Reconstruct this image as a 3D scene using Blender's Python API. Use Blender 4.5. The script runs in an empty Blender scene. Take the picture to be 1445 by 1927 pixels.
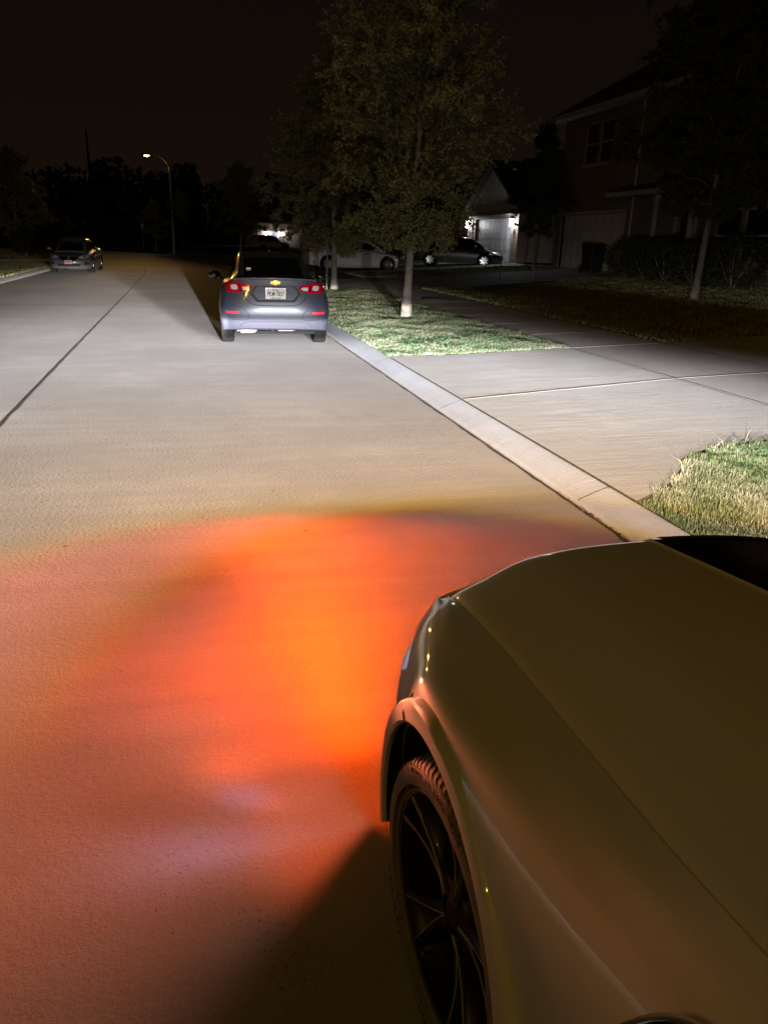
import bpy, bmesh, math, random
import numpy as np
from mathutils import Vector, Matrix
from mathutils.bvhtree import BVHTree

R = math.radians
PI = math.pi
scene = bpy.context.scene
COL = scene.collection
rnd = random.Random(7)
nprng = np.random.default_rng(11)

# ------------------------------------------------------------------ camera
def make_camera():
    cd = bpy.data.cameras.new('camera')
    cd.sensor_fit = 'VERTICAL'
    cd.sensor_height = 36.0
    cd.lens = 36.0 * 1447.0 / 1927.0
    cd.clip_start = 0.05
    cd.clip_end = 2000
    o = bpy.data.objects.new('camera', cd)
    COL.objects.link(o)
    p, a, roll = R(19.390), R(14.419), R(1.66)
    fw0 = Vector((math.sin(a), math.cos(a), 0)); rt0 = Vector((math.cos(a), -math.sin(a), 0)); up = Vector((0, 0, 1))
    fw = fw0 * math.cos(p) - up * math.sin(p)
    u0 = fw0 * math.sin(p) + up * math.cos(p)
    c, s = math.cos(roll), math.sin(roll)
    r = rt0 * c + u0 * s
    u = -rt0 * s + u0 * c
    o.matrix_world = Matrix(((r.x, u.x, -fw.x, 0), (r.y, u.y, -fw.y, 0), (r.z, u.z, -fw.z, 1.70), (0, 0, 0, 1)))
    scene.camera = o
make_camera()

# ------------------------------------------------------------------ night sky
def make_world():
    w = bpy.data.worlds.new('World'); scene.world = w; w.use_nodes = True
    n, l = w.node_tree.nodes, w.node_tree.links
    bg = n['Background']
    tc = n.new('ShaderNodeTexCoord'); sx = n.new('ShaderNodeSeparateXYZ'); l.new(tc.outputs['Generated'], sx.inputs[0])
    cr = n.new('ShaderNodeValToRGB')
    e = cr.color_ramp.elements
    e[0].position = 0.0; e[0].color = (.0105, .0058, .0036, 1)
    e[1].position = .55; e[1].color = (.0030, .0025, .0018, 1)
    m = e.new(.18); m.color = (.0075, .0047, .0031, 1)
    l.new(sx.outputs['Z'], cr.inputs[0]); l.new(cr.outputs[0], bg.inputs['Color'])
    bg.inputs['Strength'].default_value = 0.75
make_world()
scene.view_settings.view_transform = 'Standard'
scene.view_settings.look = 'None'
scene.view_settings.exposure = 0.0
scene.view_settings.gamma = 1.0
scene.cycles.use_denoising = True
scene.cycles.max_bounces = 5
scene.cycles.diffuse_bounces = 2
scene.cycles.glossy_bounces = 3
scene.cycles.transmission_bounces = 3
scene.cycles.sample_clamp_indirect = 4.0
scene.cycles.caustics_reflective = False
scene.cycles.caustics_refractive = False

# ------------------------------------------------------------------ lamps of the place, and one added fill
class NT:
    """tiny helper to write math node graphs"""
    def __init__(s, tree): s.t = tree; s.n = tree.nodes; s.l = tree.links
    def val(s, sock, v):
        if hasattr(v, 'is_output'): s.l.new(v, sock)
        else: sock.default_value = v
    def m(s, op, a, b=0.0, c=0.0, clamp=False):
        nd = s.n.new('ShaderNodeMath'); nd.operation = op; nd.use_clamp = clamp
        s.val(nd.inputs[0], a); s.val(nd.inputs[1], b); s.val(nd.inputs[2], c)
        return nd.outputs[0]
    def gauss(s, x, c, w):
        d = s.m('SUBTRACT', x, c); d = s.m('DIVIDE', d, w); d = s.m('MULTIPLY', d, d)
        return s.m('EXPONENT', s.m('MULTIPLY', d, -1.0))
    def ramp(s, x, a, b, stops):
        mr = s.n.new('ShaderNodeMapRange'); s.val(mr.inputs[0], x); mr.inputs[1].default_value = a; mr.inputs[2].default_value = b
        cr = s.n.new('ShaderNodeValToRGB'); e = cr.color_ramp.elements
        stops = sorted(stops)
        while len(e) < len(stops): e.new(.5)
        for i, (p, c) in enumerate(stops):
            e[i].position = min(1, max(0, (p - a) / (b - a)))
        for i, (p, c) in enumerate(stops):
            e[i].color = tuple(c) + (1,) if hasattr(c, '__len__') else (c, c, c, 1)
        s.l.new(mr.outputs[0], cr.inputs[0])
        return cr.outputs[0]
    def vmul(s, a, b):
        nd = s.n.new('ShaderNodeVectorMath'); nd.operation = 'SCALE'
        s.l.new(a, nd.inputs[0]); s.val(nd.inputs['Scale'], b)
        return nd.outputs[0]
    def vadd(s, a, b):
        nd = s.n.new('ShaderNodeVectorMath'); nd.operation = 'ADD'
        s.l.new(a, nd.inputs[0]); s.l.new(b, nd.inputs[1]); return nd.outputs[0]
    def smooth(s, x, a, b):
        mr = s.n.new('ShaderNodeMapRange'); mr.interpolation_type = 'SMOOTHSTEP'
        s.val(mr.inputs[0], x); mr.inputs[1].default_value = a; mr.inputs[2].default_value = b
        return mr.outputs[0]

def point_light(name, loc, intensity, color=(1, 1, 1), radius=.03, parent=None):
    ld = bpy.data.lights.new(name, 'POINT'); ld.energy = 4 * PI * intensity; ld.color = color; ld.shadow_soft_size = radius
    o = bpy.data.objects.new(name, ld); o.location = loc; COL.objects.link(o)
    if parent: o.parent = parent
    return o

def light_dir(ld):
    ld.use_nodes = True
    g = NT(ld.node_tree)
    em = g.n['Emission']
    tc = g.n.new('ShaderNodeTexCoord'); sx = g.n.new('ShaderNodeSeparateXYZ'); g.l.new(tc.outputs['Normal'], sx.inputs[0])
    az = g.m('MULTIPLY', g.m('ARCTAN2', sx.outputs[0], sx.outputs[1]), 180 / PI)
    return g, em, sx.outputs[2], az, tc.outputs['Normal']

GROUND_ALB = .38
LH = .62
def low_beam(name, loc, mask, parent=None, ped=1.0):
    """white low beam of a car: flat carpet of light with a coloured near edge and a cut-off at the horizon"""
    NOM = 70.0
    o = point_light(name, loc, NOM, radius=.03, parent=parent)
    g, em, s, az, nrm = light_dir(o.data)
    L = [(-.52, (.030 * ped, .024 * ped, .022 * ped)), (-.40, (.055 * ped, .043 * ped, .040 * ped)), (-.30, (.075 * ped, .060 * ped, .055 * ped)), (-.245, (.07 + .06 * ped, .056 + .055 * ped, .05 + .052 * ped)), (-.236, (.24, .09, .05)), (-.227, (.56, .31, .03)), (-.213, (.68, .46, .24)), (-.19, (.74, .53, .38)),
         (-.16, (.68, .53, .42)), (-.13, (.60, .50, .43)), (-.105, (.54, .48, .45)), (-.085, (.51, .48, .48)), (-.07, (.51, .50, .53)), (-.058, (.50, .50, .545)),
         (-.048, (.46, .46, .505)), (-.041, (.38, .38, .41)), (-.034, (.27, .265, .28)), (-.028, (.19, .185, .19)), (-.022, (.125, .118, .115)), (-.018, (.08, .075, .07))]
    st = []
    for q, c in L:
        k = .5 * PI / GROUND_ALB * LH * LH / abs(q) ** 3 / 1000
        st.append((math.sqrt(-q), [v * k for v in c]))
    for q, i in ((-.013, 3.6), (-.0075, 1.5), (-.003, .62), (0, .40)):
        st.append((math.sqrt(-q), [i] * 3))
    mx = max(max(c) for _, c in st)
    down = g.m('SQRT', g.m('MAXIMUM', g.m('MULTIPLY', s, -1.0), 0.0))
    colr = g.ramp(down, 0.0, .722, [(q, [v / mx for v in c]) for q, c in st])
    # above the cut-off only a weak glare is left
    upf = g.m('EXPONENT', g.m('MULTIPLY', g.m('SQRT', g.m('MAXIMUM', s, 0.0)), -6.8))
    colr = g.vmul(colr, upf)
    wide = g.smooth(s, -.022, -.092)
    sig = g.m('ADD', 11.0, g.m('MULTIPLY', wide, 66.0))
    f = g.gauss(az, -4.0, sig)
    glare = g.smooth(s, -.008, .004)               # stray light above the cut-off spreads wide
    f = g.m('MAXIMUM', f, g.m('MULTIPLY', glare, .75))
    f = g.m('MULTIPLY', f, g.smooth(g.m('ABSOLUTE', az), 92.0, 78.0))
    a0, a1 = mask
    inside = g.m('MULTIPLY', g.smooth(az, a0 - .5, a0 + .4), g.smooth(az, a1 + 1.5, a1 - .5))
    inside = g.m('MULTIPLY', inside, g.m('MULTIPLY', g.smooth(s, -.056, -.043), g.smooth(s, .002, -.010)))
    f = g.m('MULTIPLY', f, g.m('SUBTRACT', 1.0, g.m('MULTIPLY', inside, .89)))
    g.l.new(colr, em.inputs['Color']); g.val(em.inputs['Strength'], g.m('MULTIPLY', f, mx * 1000.0 / NOM))
    return o

def amber_lamp(name, loc, side, parent=None):
    """turn signal and the stray light of the lens: a broad orange wash with streaks"""
    NOM = 160.0 if side > 0 else 8.0
    o = point_light(name, loc, NOM, radius=.03, parent=parent)
    g, em, s, az, nrm = light_dir(o.data)
    azs = g.m('MULTIPLY', az, side)                  # negative = outward
    S = g.m('MULTIPLY', s, -1.0)
    inv = g.m('DIVIDE', 1.0, g.m('POWER', g.m('MAXIMUM', S, .16), 3.0))
    k = PI / GROUND_ALB * .62 * .62
    nz = g.n.new('ShaderNodeTexNoise'); nz.inputs['Scale'].default_value = 2.6; nz.inputs['Detail'].default_value = 1.0
    g.l.new(nrm, nz.inputs['Vector'])
    n1 = g.m('ADD', .92, g.m('MULTIPLY', nz.outputs['Fac'], .16))
    below = g.smooth(s, -.195, -.236)
    hot = g.m('MULTIPLY', g.gauss(azs, 2.5, 12.0), g.m('MULTIPLY', g.smooth(s, -.195, -.24), 1.2))
    near = g.m('MULTIPLY', g.gauss(azs, -8.0, 26.0), g.m('MULTIPLY', g.smooth(s, -.30, -.50), .85))
    broad = g.m('MULTIPLY', g.gauss(azs, -34.0, 54.0), g.m('MULTIPLY', n1, .28))
    hot = g.m('ADD', hot, g.m('MULTIPLY', g.gauss(azs, 21.0, 13.0), g.m('MULTIPLY', g.smooth(s, -.195, -.26), .30)))
    st1 = g.m('MULTIPLY', g.gauss(azs, -47.0, 9.0), g.m('MULTIPLY', g.gauss(s, -.745, .07), .42))
    st2 = g.m('MULTIPLY', g.gauss(azs, -62.0, 8.0), g.m('MULTIPLY', g.gauss(s, -.90, .03), .45))
    back = g.m('MULTIPLY', g.gauss(azs, -105.0, 32.0), .13)
    tot = g.m('ADD', g.m('ADD', hot, near), g.m('ADD', broad, g.m('ADD', st1, g.m('ADD', st2, back))))
    tot = g.m('MULTIPLY', tot, g.m('ADD', .30, g.m('MULTIPLY', g.smooth(azs, -150.0, -78.0), .70)))
    wnad = g.smooth(s, -.78, -.95)                   # straight below the lens the pattern evens out
    tot = g.m('ADD', g.m('MULTIPLY', tot, g.m('SUBTRACT', 1.0, wnad)), g.m('MULTIPLY', wnad, .34))
    cut = g.m('MULTIPLY', g.smooth(azs, -144.0, -122.0), g.smooth(azs, 150.0, 115.0))              # the housing shades the flank behind it
    below = g.m('MULTIPLY', below, cut)
    tot = g.m('MULTIPLY', g.m('MULTIPLY', tot, below), g.m('MULTIPLY', inv, k * (1.35 if side > 0 else .06)))
    # forward amber lobe near the horizon, thrown outward
    far = g.m('MULTIPLY', g.gauss(azs, -38.0, 13.0), g.m('MULTIPLY', g.gauss(s, -.012, .03), 30.0))
    tot = g.m('ADD', tot, far)
    amb = g.n.new('ShaderNodeRGB'); amb.outputs[0].default_value = (1.0, .088, .002, 1)
    A = g.vmul(amb.outputs[0], tot)
    # white leak with a cool streak
    wn = g.n.new('ShaderNodeTexNoise'); wn.inputs['Scale'].default_value = 3.4; wn.inputs['Detail'].default_value = 1.0
    mp = g.n.new('ShaderNodeVectorMath'); mp.operation = 'ADD'; g.l.new(nrm, mp.inputs[0]); mp.inputs[1].default_value = (3.1, 1.7, .4); g.l.new(mp.outputs[0], wn.inputs['Vector'])
    wl = g.m('ADD', .080, g.m('MULTIPLY', g.smooth(wn.outputs['Fac'], .36, .70), .03))
    wl = g.m('MULTIPLY', g.m('MULTIPLY', wl, g.gauss(azs, -60.0, 72.0)), g.m('SUBTRACT', 1.0, g.m('MULTIPLY', g.gauss(azs, 4.0, 20.0), .95)))
    wl = g.m('MULTIPLY', g.m('MULTIPLY', wl, below), g.m('MULTIPLY', inv, k))
    wc = g.n.new('ShaderNodeRGB'); wc.outputs[0].default_value = (1.0, .74, .62, 1)
    W = g.vmul(wc.outputs[0], wl)
    lv = g.m('MULTIPLY', g.gauss(azs, -61.0, 8.0), g.m('MULTIPLY', g.gauss(s, -.83, .06), .13))
    lv2 = g.m('MULTIPLY', g.gauss(azs, -90.0, 11.0), g.m('MULTIPLY', g.gauss(s, -.78, .14), .11))
    lv = g.m('MULTIPLY', g.m('MULTIPLY', g.m('ADD', lv, lv2), below), g.m('MULTIPLY', inv, k))
    lc = g.n.new('ShaderNodeRGB'); lc.outputs[0].default_value = (.9, .72, 1.35, 1)
    V = g.vmul(lc.outputs[0], lv)
    g.l.new(g.vadd(g.vadd(A, W), V), em.inputs['Color'])
    em.inputs['Strength'].default_value = 1.0 / NOM
    return o

def flank_glow(name, loc, parent=None):
    """added fill, no lamp of the car, that brightens its flank and wheel arch"""
    o = point_light(name, loc, 1.0, radius=.04, parent=parent)
    g, em, s, az, nrm = light_dir(o.data)
    sp = g.m('MULTIPLY', g.smooth(g.m('ABSOLUTE', az), 167.0, 172.5), g.m('MULTIPLY', g.gauss(s, -.07, .14), 6.5))
    sc = g.n.new('ShaderNodeRGB'); sc.outputs[0].default_value = (1.0, .23, .10, 1)
    g.l.new(g.vmul(sc.outputs[0], sp), em.inputs['Color'])
    return o

def street_light(name, loc, h, ground_level, color, smin=.17, parent=None, house_side=False):
    """roadway luminaire: even light on the road, cut off at the horizontal"""
    o = point_light(name, loc, 600.0, color, radius=.22, parent=parent)
    g, em, s, az, nrm = light_dir(o.data)
    S = g.m('MULTIPLY', s, -1.0)
    inv = g.m('DIVIDE', 1.0, g.m('POWER', g.m('MAXIMUM', S, smin), 3.0))
    st = g.m('MULTIPLY', inv, ground_level * PI / GROUND_ALB * h * h / 600.0)
    st = g.m('MULTIPLY', st, g.smooth(s, .10, -.06))
    if house_side:                                  # shield towards the houses and the wood
        a2 = g.m('MODULO', g.m('ADD', az, 360.0), 360.0)
        w = g.m('MULTIPLY', g.smooth(a2, 164.0, 178.0), g.smooth(a2, 300.0, 255.0))
        st = g.m('MULTIPLY', st, g.m('ADD', .03, g.m('MULTIPLY', w, .97)))
    g.val(em.inputs['Strength'], st)
    return o
WARM = (1.0, .80, .47)
SODIUM = (1.0, .57, .06)

# ------------------------------------------------------------------ helpers
def tag(o, label=None, cat=None, group=None, kind=None):
    if label: o['label'] = label
    if cat: o['category'] = cat
    if group: o['group'] = group
    if kind: o['kind'] = kind
    return o

def empty(name, loc, rz=0, label=None, cat=None, group=None):
    o = bpy.data.objects.new(name, None); COL.objects.link(o); o.location = loc; o.rotation_euler = (0, 0, rz)
    o.empty_display_size = .2
    return tag(o, label, cat, group)

class MB:
    def __init__(s): s.v = []; s.f = []; s.mi = []; s.cur = 0
    def add(s, vs, fs):
        b = len(s.v); s.v += [tuple(v) for v in vs]
        s.f += [tuple(b + i for i in f) for f in fs]; s.mi += [s.cur] * len(fs); return s
    def box(s, c, d, rz=0, taper=1.0):
        x, y, z = d[0] / 2, d[1] / 2, d[2] / 2
        cs, sn = math.cos(rz), math.sin(rz)
        vs = []
        for dz, t in ((-z, 1), (z, taper)):
            for dx, dy in ((-x, -y), (x, -y), (x, y), (-x, y)):
                dx, dy = dx * t, dy * t
                vs.append((c[0] + dx * cs - dy * sn, c[1] + dx * sn + dy * cs, c[2] + dz))
        return s.add(vs, [(3, 2, 1, 0), (4, 5, 6, 7), (0, 1, 5, 4), (1, 2, 6, 5), (2, 3, 7, 6), (3, 0, 4, 7)])
    def bb(s, x0, x1, y0, y1, z0, z1): return s.box(((x0 + x1) / 2, (y0 + y1) / 2, (z0 + z1) / 2), (abs(x1 - x0), abs(y1 - y0), abs(z1 - z0)))
    def tube(s, pts, rad, n=6, cap=True):
        pts = [Vector(p) for p in pts]
        if not hasattr(rad, '__len__'): rad = [rad] * len(pts)
        rings = []
        prev = None
        for i, p in enumerate(pts):
            d = (pts[min(i + 1, len(pts) - 1)] - pts[max(i - 1, 0)])
            d = d.normalized() if d.length > 1e-9 else Vector((0, 0, 1))
            if prev is None:
                a = d.orthogonal().normalized()
            else:
                a = (prev - d * prev.dot(d))
                a = a.normalized() if a.length > 1e-6 else d.orthogonal().normalized()
            prev = a; b = d.cross(a)
            rings.append([p + (a * math.cos(2 * PI * k / n) + b * math.sin(2 * PI * k / n)) * rad[i] for k in range(n)])
        vs = [v for r in rings for v in r]; fs = []
        for i in range(len(pts) - 1):
            for k in range(n):
                fs.append((i * n + k, i * n + (k + 1) % n, (i + 1) * n + (k + 1) % n, (i + 1) * n + k))
        if cap:
            fs.append(tuple(range(n - 1, -1, -1))); fs.append(tuple((len(pts) - 1) * n + k for k in range(n)))
        return s.add(vs, fs)
    def lathe(s, prof, c=(0, 0, 0), axis='z', n=24, a0=0, a1=2 * PI):
        """prof: list of (radius, height)"""
        full = abs(a1 - a0 - 2 * PI) < 1e-6
        m = n if full else n + 1
        vs = []
        for r, h in prof:
            for k in range(m):
                t = a0 + (a1 - a0) * k / n
                p, q = r * math.cos(t), r * math.sin(t)
                v = (p, q, h) if axis == 'z' else ((h, p, q) if axis == 'x' else (q, h, p))
                vs.append((v[0] + c[0], v[1] + c[1], v[2] + c[2]))
        fs = []
        for i in range(len(prof) - 1):
            for k in range(n):
                k2 = (k + 1) % m if full else k + 1
                fs.append((i * m + k, i * m + k2, (i + 1) * m + k2, (i + 1) * m + k))
        return s.add(vs, fs)
    def grid(s, G, flip=False):
        """G: rows of points"""
        nr, nc = len(G), len(G[0])
        fs = []
        for i in range(nr - 1):
            for j in range(nc - 1):
                q = (i * nc + j, i * nc + j + 1, (i + 1) * nc + j + 1, (i + 1) * nc + j)
                fs.append(q[::-1] if flip else q)
        return s.add([p for r in G for p in r], fs)
    def prism(s, poly, h0, h1, axis='z'):
        """polygon extruded along an axis"""
        def P(a, b, h): return (a, b, h) if axis == 'z' else ((h, a, b) if axis == 'x' else (a, h, b))
        n = len(poly)
        vs = [P(a, b, h0) for a, b in poly] + [P(a, b, h1) for a, b in poly]
        return s.add(vs, [tuple(range(n - 1, -1, -1)), tuple(range(n, 2 * n))] + [(i, (i + 1) % n, n + (i + 1) % n, n + i) for i in range(n)])
    def ell(s, c, r, nu=12, nv=8):
        vs = []; fs = []
        for j in range(nv + 1):
            t = PI * j / nv
            for i in range(nu):
                p = 2 * PI * i / nu
                vs.append((c[0] + r[0] * math.sin(t) * math.cos(p), c[1] + r[1] * math.sin(t) * math.sin(p), c[2] + r[2] * math.cos(t)))
        for j in range(nv):
            for i in range(nu):
                fs.append((j * nu + i, (j + 1) * nu + i, (j + 1) * nu + (i + 1) % nu, j * nu + (i + 1) % nu))
        return s.add(vs, fs)
    def build(s, name, mat, parent=None, smooth=False, sharp=None, bevel=0, weld=False, kind=None):
        me = bpy.data.meshes.new(name)
        me.from_pydata(s.v, [], s.f)
        mats = mat if isinstance(mat, (list, tuple)) else [mat]
        for m in mats: me.materials.append(m)
        if len(mats) > 1: me.polygons.foreach_set('material_index', s.mi)
        bm = bmesh.new(); bm.from_mesh(me)
        if weld: bmesh.ops.remove_doubles(bm, verts=bm.verts, dist=1e-5); bmesh.ops.dissolve_degenerate(bm, edges=bm.edges, dist=1e-6)
        bmesh.ops.recalc_face_normals(bm, faces=bm.faces)
        bm.to_mesh(me); bm.free()
        if smooth:
            me.polygons.foreach_set('use_smooth', [True] * len(me.polygons))
            if sharp: me.set_sharp_from_angle(angle=R(sharp))
        o = bpy.data.objects.new(name, me); COL.objects.link(o)
        if parent: o.parent = parent
        if bevel:
            b = o.modifiers.new('bevel', 'BEVEL'); b.width = bevel; b.segments = 2; b.limit_method = 'ANGLE'; b.angle_limit = R(40)
        if kind: o['kind'] = kind
        return o

def catmull(P, sub):
    P = [np.array(p, float) for p in P]; out = []
    n = len(P)
    for i in range(n - 1):
        p0 = P[i - 1] if i > 0 else 2 * P[0] - P[1]
        p3 = P[i + 2] if i + 2 < n else 2 * P[-1] - P[-2]
        p1, p2 = P[i], P[i + 1]
        for k in range(sub):
            t = k / sub
            out.append(.5 * ((2 * p1) + (-p0 + p2) * t + (2 * p0 - 5 * p1 + 4 * p2 - p3) * t * t + (-p0 + 3 * p1 - 3 * p2 + p3) * t ** 3))
    out.append(P[-1]); return out

def eval_mesh(o):
    dg = bpy.context.evaluated_depsgraph_get()
    return bpy.data.meshes.new_from_object(o.evaluated_get(dg))

def text_mesh(txt, size, depth=.001, align='CENTER', spacing=1.0, bold=0.0):
    cu = bpy.data.curves.new('text', 'FONT'); cu.body = txt; cu.size = size; cu.align_x = align; cu.align_y = 'CENTER'; cu.extrude = depth; cu.space_character = spacing; cu.offset = bold
    cu.resolution_u = 2
    o = bpy.data.objects.new('text', cu); COL.objects.link(o)
    me = eval_mesh(o); bpy.data.objects.remove(o); bpy.data.curves.remove(cu)
    return me

# ------------------------------------------------------------------ materials
def mat(name, col, rough=.6, metal=0, spec=.5, coat=0, coat_rough=.03, emit=None, estr=0, alpha=1, trans=0):
    m = bpy.data.materials.new(name); m.use_nodes = True
    b = m.node_tree.nodes['Principled BSDF']
    b.inputs['Base Color'].default_value = tuple(col) + (1,)
    b.inputs['Roughness'].default_value = rough; b.inputs['Metallic'].default_value = metal
    b.inputs['Specular IOR Level'].default_value = spec
    b.inputs['Coat Weight'].default_value = coat; b.inputs['Coat Roughness'].default_value = coat_rough
    b.inputs['Transmission Weight'].default_value = trans
    if emit: b.inputs['Emission Color'].default_value = tuple(emit) + (1,); b.inputs['Emission Strength'].default_value = estr
    return m

def world_pos(g, sx=1, sy=1, sz=1):
    ge = g.n.new('ShaderNodeNewGeometry'); mp = g.n.new('ShaderNodeMapping'); mp.inputs['Scale'].default_value = (sx, sy, sz)
    g.l.new(ge.outputs['Position'], mp.inputs['Vector']); return mp.outputs[0]
def obj_pos(g, sx=1, sy=1, sz=1):
    ge = g.n.new('ShaderNodeTexCoord'); mp = g.n.new('ShaderNodeMapping'); mp.inputs['Scale'].default_value = (sx, sy, sz)
    g.l.new(ge.outputs['Object'], mp.inputs['Vector']); return mp.outputs[0]
def noise(g, vec, scale, detail=3, rough=.55):
    n = g.n.new('ShaderNodeTexNoise'); n.inputs['Scale'].default_value = scale; n.inputs['Detail'].default_value = detail; n.inputs['Roughness'].default_value = rough
    g.l.new(vec, n.inputs['Vector']); return n.outputs['Fac']
def mixc(g, f, a, b, blend='MIX'):
    n = g.n.new('ShaderNodeMix'); n.data_type = 'RGBA'; n.blend_type = blend
    g.val(n.inputs[0], f)
    for sock, v in ((n.inputs[6], a), (n.inputs[7], b)):
        if hasattr(v, 'is_output'): g.l.new(v, sock)
        else: sock.default_value = tuple(v) + (1,)
    return n.outputs[2]
def bump(g, b, h, dist, strength=1.0, prev=None):
    n = g.n.new('ShaderNodeBump'); n.inputs['Distance'].default_value = dist; n.inputs['Strength'].default_value = strength
    g.l.new(h, n.inputs['Height'])
    if prev: g.l.new(prev, n.inputs['Normal'])
    if b: g.l.new(n.outputs[0], b.inputs['Normal'])
    return n.outputs[0]

def concrete(name, col, sx, sy, streak, speck, stain=.45, fine=.0012, crease=0):
    m = mat(name, col, .85, spec=.25); g = NT(m.node_tree); b = g.n['Principled BSDF']
    p = world_pos(g)
    big = noise(g, p, .35, 4, .6); mid = noise(g, p, 2.3, 4, .6)
    sp = noise(g, p, 120, 3, .65); st = noise(g, world_pos(g, sx, sy, 1), 1.0, 4, .55)
    c = mixc(g, g.smooth(big, .3, .7), tuple(v * (1 - stain * .45) for v in col), tuple(v * 1.08 for v in col))
    c = mixc(g, g.m('MULTIPLY', g.smooth(mid, .35, .7), .35), c, tuple(v * .74 for v in col))
    c = mixc(g, g.m('MULTIPLY', g.smooth(st, .35, .68), .45), c, tuple(v * .74 for v in col))
    c = mixc(g, g.m('MULTIPLY', g.smooth(sp, .42, .66), .42), c, tuple(v * .55 for v in col))
    # scattered dark pits and drips
    vo = g.n.new('ShaderNodeTexVoronoi'); vo.inputs['Scale'].default_value = 2.1; vo.inputs['Randomness'].default_value = 1
    jit = noise(g, p, 40, 2)
    g.l.new(p, vo.inputs['Vector'])
    spot = g.smooth(g.m('ADD', vo.outputs['Distance'], g.m('MULTIPLY', jit, .04)), .062, .035)
    c = mixc(g, g.m('MULTIPLY', spot, .75), c, tuple(v * .25 for v in col))
    blot = g.smooth(noise(g, world_pos(g, 1.0, .45, 1), .9, 5, .62), .56, .72)
    c = mixc(g, g.m('MULTIPLY', blot, .38), c, tuple(v * .62 for v in col))
    g.l.new(c, b.inputs['Base Color'])
    n1 = bump(g, None, st, streak)
    n2 = bump(g, None, sp, fine, prev=n1)
    if crease:
        wv = g.n.new('ShaderNodeTexNoise'); wv.inputs['Scale'].default_value = 1.0; wv.inputs['Detail'].default_value = 3; wv.inputs['Distortion'].default_value = 1.6
        g.l.new(world_pos(g, .8, 5.5, 1), wv.inputs['Vector'])
        n2 = bump(g, None, wv.outputs['Fac'], crease, prev=n2)
    pit = g.m('MULTIPLY', g.smooth(noise(g, p, 55, 2), .60, .67), g.smooth(noise(g, p, 1.0, 3), .53, .64))
    c2 = mixc(g, g.m('MULTIPLY', pit, .7), c, tuple(v * .35 for v in col)); g.l.new(c2, b.inputs['Base Color'])
    n2 = bump(g, None, g.m('SUBTRACT', 1.0, pit), .003, prev=n2)
    n3 = bump(g, None, noise(g, p, 38, 3), fine * 2.2, prev=n2)
    g.l.new(n3, b.inputs['Normal'])
    return m

def vary(name, c0, c1, scale, rough=.8, bumpd=0, bscale=None, spec=.3, obj=False):
    m = mat(name, c0, rough, spec=spec); g = NT(m.node_tree); b = g.n['Principled BSDF']
    p = obj_pos(g) if obj else world_pos(g)
    n = noise(g, p, scale, 4)
    g.l.new(mixc(g, g.smooth(n, .3, .7), c0, c1), b.inputs['Base Color'])
    if bumpd: bump(g, b, noise(g, p, bscale or scale * 3, 4), bumpd)
    return m

def tinted(name, cols, rough=.6, spec=.25):
    """colour chosen by a per-blade / per-leaf attribute"""
    m = mat(name, cols[0], rough, spec=spec); g = NT(m.node_tree); b = g.n['Principled BSDF']
    a = g.n.new('ShaderNodeAttribute'); a.attribute_name = 'tint'
    n = len(cols)
    c = g.ramp(a.outputs['Fac'], 0, 1, [(i / (n - 1), cols[i]) for i in range(n)])
    g.l.new(c, b.inputs['Base Color'])
    return m

def brick_mat(name, c0, c1, mortar):
    m = mat(name, c0, .9, spec=.2); g = NT(m.node_tree); b = g.n['Principled BSDF']
    ge = g.n.new('ShaderNodeNewGeometry'); sx = g.n.new('ShaderNodeSeparateXYZ'); g.l.new(ge.outputs['Position'], sx.inputs[0])
    cb = g.n.new('ShaderNodeCombineXYZ'); g.l.new(g.m('ADD', sx.outputs[0], sx.outputs[1]), cb.inputs[0]); g.l.new(sx.outputs[2], cb.inputs[1])
    br = g.n.new('ShaderNodeTexBrick'); br.inputs['Scale'].default_value = 1.0
    br.inputs['Brick Width'].default_value = .21; br.inputs['Row Height'].default_value = .077; br.inputs['Mortar Size'].default_value = .008
    br.inputs['Color1'].default_value = c0 + (1,); br.inputs['Color2'].default_value = c1 + (1,); br.inputs['Mortar'].default_value = mortar + (1,)
    g.l.new(cb.outputs[0], br.inputs['Vector'])
    g.l.new(br.outputs['Color'], b.inputs['Base Color'])
    bump(g, b, g.m('SUBTRACT', 1.0, br.outputs['Fac']), .008)
    return m

def car_paint(name, col, rough=.35, metal=0, dust=0.0, coat=1.0, coat_rough=.03):
    m = mat(name, col, rough, metal, coat=coat, coat_rough=coat_rough); g = NT(m.node_tree); b = g.n['Principled BSDF']
    if dust:
        p = obj_pos(g)
        d = noise(g, p, 7, 6, .7); f = noise(g, p, 420, 1)
        k = g.m('MULTIPLY', g.smooth(d, .5, .8), g.smooth(f, .5, .72))
        g.l.new(g.m('ADD', .03, g.m('MULTIPLY', k, dust)), b.inputs['Coat Roughness'])
        bump(g, None, f, .00003)
    return m

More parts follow.
